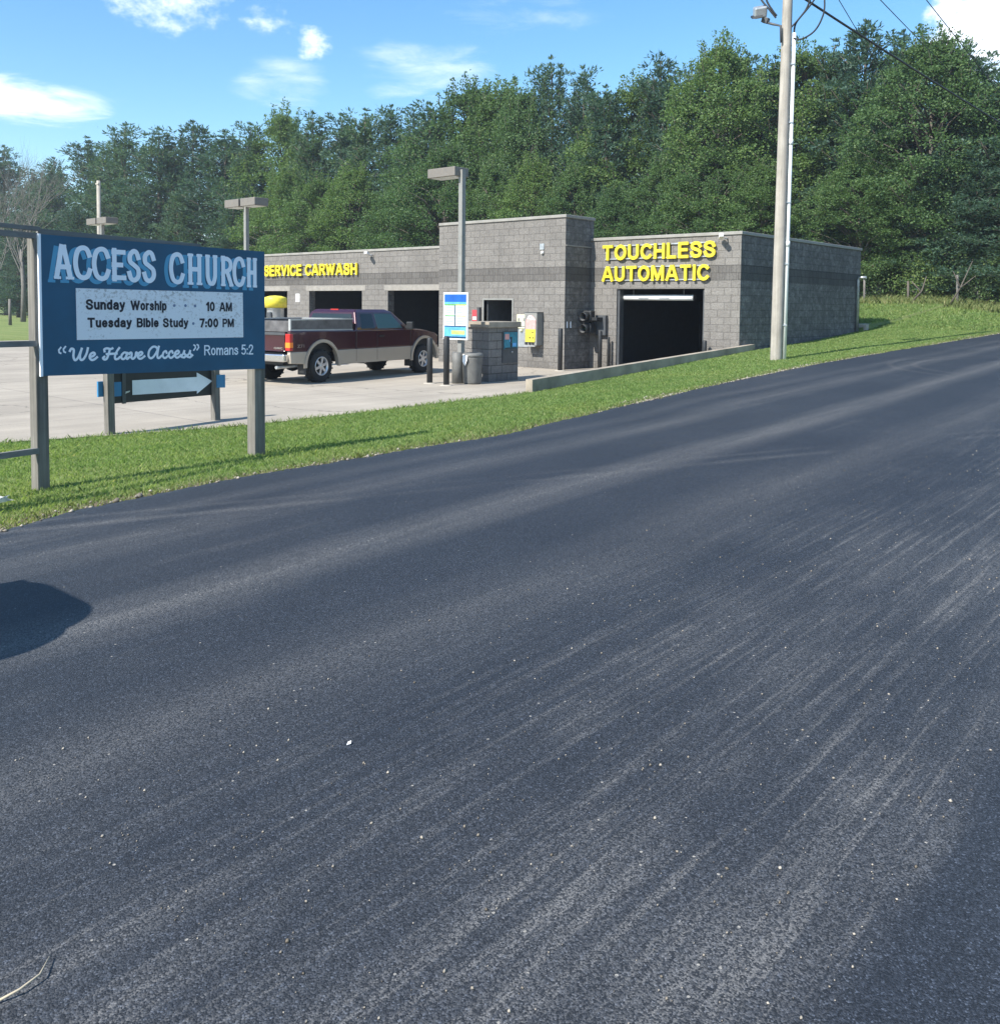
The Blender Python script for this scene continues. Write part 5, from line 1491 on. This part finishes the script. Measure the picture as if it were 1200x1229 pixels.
def broad_mesh(seed, H=14.0, RX=3.0, low=.16, nb=260, mat='leaf', leaf=.125, per=165):
    r = np.random.default_rng(seed)
    limbs = MB()
    limbs.tube([(0, 0, -.6), (.08, .03, H * .22), (.15, -.05, H * .45), (.05, .1, H * .8)], [.24, .19, .13, .03], 9)
    P, D = [], []
    lobes = [(r.normal(0, 1), r.normal(0, 1), r.random() * 6.28) for _ in range(5)]
    for b in range(nb):
        f = low + (1.0 - low) * (b + r.random()) / nb
        prof = (math.sin(math.pi * min(max((f - low) / (1.02 - low), 0), 1) ** .72)) ** .62
        a = r.random() * 6.283
        lob = 1 + .22 * math.sin(2 * a + lobes[0][2]) + .15 * math.sin(3 * a + 7 * f + lobes[1][2]) + .12 * math.sin(11 * f + lobes[2][2])
        rad = RX * prof * lob * (.45 + .6 * r.random() ** .5)
        c = np.array([math.cos(a) * rad, math.sin(a) * rad, f * H])
        rc = (.42 + .34 * r.random()) * (1.0 if f < .85 else .65)
        if b % 3 == 0: limbs.tube([(.1, 0, max(f * H - rad * .9 - .4, H * .12)), tuple(c * [.5, .5, 1] - [0, 0, rad * .3]), tuple(c)], [.06, .04, .012], 5)
        m = int(per * (.6 + .8 * r.random()))
        d = unit(r.normal(size=(m, 3)) + [0, 0, .35])
        P.append(c + d * (rc * (.55 + .55 * r.random((m, 1)))) * [1.15, 1.15, .72])
        D.append(d * .5 + r.normal(0, .6, (m, 3)) + [0, 0, -.15])
        if f > .55 and r.random() < .62 and H > 5:       # upright sprays that break the outline
            m = 64
            t = r.random((m, 1))
            up = unit(np.array([c[0] * .22, c[1] * .22, 1.5]) + r.normal(0, .22, 3))
            P.append(c + up * t * 1.35 + r.normal(0, .17, (m, 3)) * (1.1 - .8 * t)); D.append(up + r.normal(0, .6, (m, 3)))
            limbs.tube([tuple(c), tuple(c + up * 1.2)], [.015, .004], 4)
    P, D = np.concatenate(P), unit(np.concatenate(D))
    U = unit(np.cross(D, r.normal(size=D.shape) * [1, 1, .5] + [0, 0, .3]))
    n = len(P)
    co = leaf_faces(P, D, U, leaf * (.75 + .5 * r.random(n)), leaf * .72 * (.75 + .5 * r.random(n)))
    return limbs, raw_mesh('crown', co, np.arange(n * 4).reshape(n, 4), MAT[mat], link=False)


def protos(kind, builder, seeds, bark):
    out = []
    for sdd in seeds:
        limbs, crown = builder(sdd)
        me = bpy.data.meshes.new(kind + '_trunk')
        me.from_pydata(limbs.v, [], limbs.f); me.materials.append(bark); me.polygons.foreach_set('use_smooth', limbs.sm); me.update()
        out.append((me, crown))
    return out


PINES = protos('pine', pine_mesh, (1, 2, 3, 4), MAT['bark'])
BROAD = protos('broad', broad_mesh, (5, 6, 7, 8), MAT['bark'])
BUSH = protos('bush', lambda s: broad_mesh(s, 2.0, .85, .02, 60, 'bush', .10, 80), (9, 10, 12), MAT['greybark'])


def plant(kind, pr, s, t, h, wide, label, cat, group, base=None):
    me, crown = pr[random.randrange(len(pr))]
    z = float(hill(np.array(s), np.array(t))) if base is None else base
    o = thing(kind, label, cat, (s, t, z - .05), random.random() * 6.28, group)
    hn = 16.0 if pr is PINES else (14.0 if pr is BROAD else 2.0)
    o.scale = (wide, wide, h / hn)
    for nm_, m in (('trunk', me), ('crown', crown)):
        c = bpy.data.objects.new(nm_, m); C.objects.link(c); c.parent = o
    return o


ROW_A = [('P', 46.5, 114.4, 17.6), ('P', 45.2, 129.5, 20.5), ('P', 45.2, 137.1, 23.2), ('P', 46.1, 121.6, 21.2), ('P', 45.6, 107.5, 17.5), ('P', 46.3, 99.7, 19.9), ('P', 46.4, 95.2, 18.8), ('P', 44.7, 88.2, 19.6), ('P', 44.5, 81.6, 18.4), ('P', 47.0, 79.7, 19.2), ('P', 45.3, 71.9, 17.1), ('P', 45.2, 67.7, 17.2), ('D', 47.5, 66.4, 18.8), ('P', 45.9, 60.2, 17.3), ('P', 47.0, 57.9, 17.0), ('P', 45.9, 53.7, 16.7), ('P', 46.4, 51.4, 16.7), ('P', 45.0, 46.0, 15.9), ('D', 46.4, 43.7, 17.3), ('D', 47.1, 41.5, 17.0), ('D', 46.1, 38.8, 16.4), ('P', 46.7, 36.8, 17.9), ('P', 46.5, 34.2, 16.8), ('P', 44.7, 31.2, 14.6), ('D', 46.8, 30.6, 15.2), ('P', 46.3, 28.6, 15.8), ('P', 45.4, 26.1, 13.7), ('D', 44.6, 24.0, 14.3), ('P', 47.1, 23.7, 14.0), ('P', 45.9, 21.5, 12.8), ('D', 46.7, 20.3, 13.3), ('P', 47.1, 18.8, 13.4), ('P', 46.6, 17.1, 13.9), ('P', 47.3, 15.5, 13.2), ('D', 45.7, 13.6, 12.6), ('P', 46.9, 12.4, 11.9), ('P', 45.8, 10.7, 10.0), ('P', 47.3, 9.6, 10.9), ('P', 47.1, 8.2, 10.3)]
ROW_B = [('P', 41.2, 105.6, 11.7), ('P', 41.3, 91.8, 11.6), ('P', 41.4, 80.4, 11.6), ('P', 42.9, 75.2, 11.8), ('P', 41.9, 65.1, 10.6), ('D', 42.3, 58.9, 12.3), ('D', 41.6, 53.6, 11.2), ('D', 42.0, 50.4, 11.8), ('D', 41.8, 45.5, 9.9), ('D', 41.7, 41.2, 12.2), ('D', 42.2, 37.7, 10.9), ('D', 42.2, 34.5, 10.8), ('D', 42.8, 31.9, 10.0), ('D', 42.4, 28.8, 8.0), ('D', 42.9, 26.0, 8.7), ('D', 42.7, 23.0, 8.3), ('D', 43.0, 20.6, 7.0), ('P', 42.3, 18.2, 5.7), ('D', 41.9, 16.1, 6.8), ('D', 42.7, 14.7, 6.4), ('P', 42.9, 13.0, 6.8), ('P', 42.8, 11.3, 6.4), ('P', 42.7, 9.4, 6.5)]
ROW_C = [(53.6, 169.9, 24), (52.1, 141.1, 22), (54.0, 126.1, 20.5), (53.2, 107.9, 18.0), (52.4, 92.7, 18.6), (51.7, 80.3, 18), (54.1, 73.8, 18.2), (54.5, 65.5, 18.1), (51.8, 54.8, 17.2), (53.9, 50.2, 17.4), (52.7, 43.2, 16.6), (52.0, 37.3, 16.2), (52.4, 32.9, 16.2), (53.8, 29.3, 15.6), (54.1, 25.4, 14.4), (51.6, 20.7, 13.0), (53.3, 18.0, 13.2), (51.6, 14.4, 12.2), (53.7, 12.1, 12.0), (52.5, 9.2, 11.2)]
SHRUBS = [(44.4, 16.4, 1.7), (44.2, 15.2, 2.1), (44.6, 14.0, 1.5), (43.8, 13.1, 1.8), (44.5, 12.0, 2.3), (43.9, 10.9, 1.5), (44.3, 10.0, 2.0), (43.8, 9.0, 1.4)]


def px(s, t):
    """rough column of a plant in the picture, only used to word its label"""
    d = Vector((s, t, 0)); return 600 + 1110 * d.dot(rt) / d.dot(Vector((fw.x, fw.y, 0)))


ZONES = [(-900, 42, 'left of the church sign'), (42, 180, 'above the word ACCESS'), (180, 318, 'above the word CHURCH'), (318, 432, 'above the yellow SERVICE CARWASH letters'), (432, 527, 'above the low roof left of the tall block'),
         (527, 712, 'above the tall block'), (712, 865, 'above the yellow TOUCHLESS letters'), (865, 960, 'behind the utility pole'), (960, 1035, 'above the dark side wall'), (1035, 1120, 'just right of the car wash'), (1120, 3000, 'at the right edge of the picture')]
ORD = ['leftmost', 'second', 'third', 'fourth', 'fifth', 'sixth']
items = [('A',) + a for a in ROW_A] + [('B',) + b for b in ROW_B]
buckets = {}
for it in items:
    x = px(it[2], it[3])
    zi = [i for i, z in enumerate(ZONES) if z[0] <= x < z[1]][0]
    buckets.setdefault((it[0], it[1], zi), []).append((x, it))
for (row, k, zi), L in buckets.items():
    L.sort(key=lambda e: e[0])
    for i, (x, it) in enumerate(L):
        kind = 'dark pine' if k == 'P' else 'leafy green tree'
        pos = 'tall' if row == 'A' else 'low front'
        lab = f'{pos} {kind} {ZONES[zi][2]}' if len(L) == 1 else f'{ORD[i]} {pos} {kind} from the left {ZONES[zi][2]}'
        s, t, h = it[2:]
        h *= .925 if k == 'D' else .97
        wide = (1.0 + .12 * random.random()) * (1.0 if t < 40 else (1.25 if t < 70 else 1.6))
        if row == 'B' and t < 19: s += 1.7
        if row == 'B': wide = (.92 if k == 'D' else .9) * (1.15 if t > 40 else .82)
        if k == 'P': plant('pine_tree', PINES, s, t, h, wide, lab, 'tree', 'trees of the wood behind the car wash')
        else: plant('leafy_tree', BROAD, s, t, h, wide * 1.0, lab, 'tree', 'trees of the wood behind the car wash')
for s, t, h in ROW_C:
    plant('pine_tree', PINES, s, t, h, 1.25, 'dark pine of the back row, mostly hidden by the trees in front', 'tree', 'back row pines of the wood')
sh = sorted(SHRUBS, key=lambda e: px(e[0], e[1]))
for i, (s, t, h) in enumerate(sh):
    plant('bush', BUSH, s, t, h, h / 2.0, f'{(["leftmost"] + ORD[1:] + ["seventh", "eighth"])[i]} green bush from the left at the wood edge right of the car wash', 'bush', 'bushes along the wood edge')

# bare dead trees at the left edge
def bare_tree(x, y, h, label, seed):
    r = random.Random(seed)
    t = thing('bare_tree', label, 'tree', (x, y, .1), group='bare grey trees')
    tr = MB()
    tr.tube([(x, y, -.3), (x + .1, y, h * .25), (x, y + .2, h * .5)], [.24, .20, .12], 8)
    tr.build('trunk', MAT['greybark'], t)
    br = MB()

    def grow(p, d, L, rad, lev):
        q = p + d * L
        m = p.lerp(q, .5) + Vector((r.gauss(0, .04), r.gauss(0, .04), 0)) * L
        br.tube([p, m, q], [rad, rad * .75, rad * .5], 5, cap=False)
        if lev == 0: return
        for k in range(3):
            nd = (d + Vector((r.gauss(0, .36), r.gauss(0, .36), r.gauss(.22, .2)))).normalized()
            grow(p.lerp(q, .45 + .55 * r.random()), nd, L * (.62 + .2 * r.random()), rad * .55, lev - 1)
    for k in range(7):
        a = k * 6.28 / 7 + r.random()
        grow(Vector((x, y, h * (.22 + .05 * k))), Vector((math.cos(a) * .42, math.sin(a) * .42, 1)).normalized(), h * .30, .055, 4)
    br.build('branches', MAT['greybark'], t)


bare_tree(33.0, 83.7, 12.6, 'bare grey tree just left of the church sign', 3)
bare_tree(33.0, 90.5, 12.8, 'bare grey tree at the far left edge', 4)

# old fence along the wood edge at the right
fn_ = thing('post_fence', 'row of old grey wooden fence posts along the wood edge', 'fence', (44.2, 13, 2.3))
for y, h, m in ((15.2, 1.05, 'greybark'), (13.3, .9, 'bark'), (11.3, 1.15, 'greybark'), (9.3, 1.0, 'bark')):
    z = float(hill(np.array(42.6), np.array(y)))
    MB().tube([(42.3, y, z - .2), (42.33, y + .05, z + h)], [.055, .045], 8).build('post', MAT[m], fn_)
dtr = MB(); dtr.tube([(41.4, 11.35, 2.1), (41.5, 11.0, 2.8), (41.6, 10.6, 3.9)], [.045, .03, .012], 7); dtr.tube([(41.5, 11.0, 2.8), (41.5, 11.3, 3.5)], [.035, .012], 6); dtr.tube([(41.5, 11.05, 2.75), (41.4, 10.4, 3.3)], [.03, .01], 6)
tag(dtr.build('dead_branch', MAT['bark']), 'bare dead sapling leaning beside the tallest grey fence post', 'branch')
dtr = MB(); dtr.tube([(41.5, 12.9, 2.2), (41.5, 12.5, 2.7), (41.5, 12.35, 3.3)], [.05, .035, .015], 7); dtr.tube([(41.5, 12.55, 2.65), (41.5, 12.95, 3.1)], [.04, .015], 6)
tag(dtr.build('dead_branch', MAT['bark']), 'dark crooked dead trunk in the brush right of the car wash', 'branch')

# thin haze volume, added to lift the dark tones of the far wood
hz = MB().box(-420, 920, -420, 920, -12, 34).build('haze', bpy.data.materials.new('haze'))
hm = hz.data.materials[0]; hm.use_nodes = True
h_ = NT(hm.node_tree); h_.n.clear()
pv = h_.node('ShaderNodeVolumePrincipled', ins={'Color': (0.80, 0.88, 1.0, 1), 'Density': 0.0006, 'Anisotropy': 0.2})
h_.l.new(pv.outputs[0], h_.node('ShaderNodeOutputMaterial').inputs['Volume'])
tag(hz, kind='stuff')

# a van parked just outside the picture throws the rounded shadow at the left of the road
VX, VY, VZ = -4.24, 4.50, .27
vn = thing('parked_van', 'dark van parked on the road just beyond the left edge, seen only by its shadow', 'van', (VX, VY, VZ))
b_ = MB(); b_.prism([(0, .32), (4.62, .32), (4.70, .75), (4.66, 1.28), (4.52, 1.62), (4.28, 1.80), (.4, 1.84), (0, 1.7)], lambda p, k: (VX + p[0], VY + .02 + 1.40 * k, VZ + p[1])); b_.build('body', MAT['darkgrey'], vn, bevel=.24, seg=6)
b_ = MB(); b_.prism([(.5, .4), (4.80, .4), (4.90, .80), (4.86, 1.30), (4.74, 1.62), (4.50, 1.83), (.5, 1.86)], lambda p, k: (VX + p[0], VY + .14 + 1.10 * k, VZ + p[1])); b_.build('nose', MAT['darkgrey'], vn, bevel=.36, seg=7)
b_ = MB(); b_.prism([(4.665, 1.02), (4.672, 1.24), (4.55, 1.56), (4.545, 1.02)], lambda p, k: (VX + p[0] + .20, VY + .44 + .70 * k, VZ + p[1])); b_.build('windscreen', MAT['glass'], vn)
for s_ in (-.012, 1.432):
    b_ = MB(); b_.prism([(2.9, 1.05), (4.0, 1.05), (3.95, 1.5), (2.9, 1.5)], lambda p, k: (VX + p[0], VY + s_ + .02 * k, VZ + p[1])); b_.build('side_window', MAT['glass'], vn)
for x_ in (.85, 3.75):
    for y_ in (.12, 1.32):
        b_ = MB(); b_.lathe([(0, -.1), (.30, -.1), (.33, -.07), (.33, .07), (.30, .1), (0, .1)], (VX + x_, VY + y_, VZ + .31 + .03 * (VX + x_)), (0, 1, 0), 28); b_.build('wheel', MAT['rubber'], vn)

# ------------------------------------------------------------------ small things on the ground
tw = MB(); zt = lambda s: .25 + .03 * s + .006
tw.tube([(.78, 2.215, zt(.78)), (.83, 2.20, zt(.83) + .01), (.88, 2.21, zt(.88) + .012), (.925, 2.262, zt(.92) + .006)], [.003, .0028, .0024, .0014], 6)
tag(tw.build('twig', MAT['twig']), 'pale curved dry twig on the asphalt at the lower left', 'twig')
lt = MB()
r_ = random.Random(5)
pts = [Vector((r_.gauss(0, .035), r_.gauss(0, .03), abs(r_.gauss(.035, .02)))) for _ in range(26)]
for k in range(22):
    a, b, c = r_.sample(pts, 3); lt.add([Vector((2.86, 7.75, .28)) + a, Vector((2.86, 7.75, .28)) + b, Vector((2.86, 7.75, .28)) + c], [(0, 1, 2)])
tag(lt.build('litter', MAT['white'], fix=False), 'crumpled white litter in the grass left of the church sign post', 'litter')
lf = MB(); lf.add([(2.08, 2.535, .318), (2.095, 2.543, .3225), (2.105, 2.538, .324), (2.094, 2.528, .319)], [(0, 1, 2, 3)])
tag(lf.build('paper_scrap', MAT['white'], fix=False), 'tiny white scrap on the asphalt left of centre', 'scrap')
rg = np.random.default_rng(9)
n = 1500
s = 1.2 + 9 * rg.random(n) ** 1.6; t = .75 + 2.6 * rg.random(n) ** 1.5
base = np.array([[1, 0, 0], [-1, 0, 0], [0, 1, 0], [0, -1, 0], [0, 0, .8], [0, 0, -.5]], float)
sz = .0022 + .005 * rg.random(n) ** 4
P = base[None] * sz[:, None, None] * (.6 + .8 * rg.random((n, 6, 1))) + np.stack([s, t, .252 + .03 * s], -1)[:, None]
F_ = np.array([[0, 2, 4], [2, 1, 4], [1, 3, 4], [3, 0, 4], [2, 0, 5], [1, 2, 5], [3, 1, 5], [0, 3, 5]])
tag(raw_mesh('road_grit', P.reshape(-1, 3), (F_[None] + (np.arange(n) * 6)[:, None, None]).reshape(-1, 3), MAT['gravel']), kind='stuff')
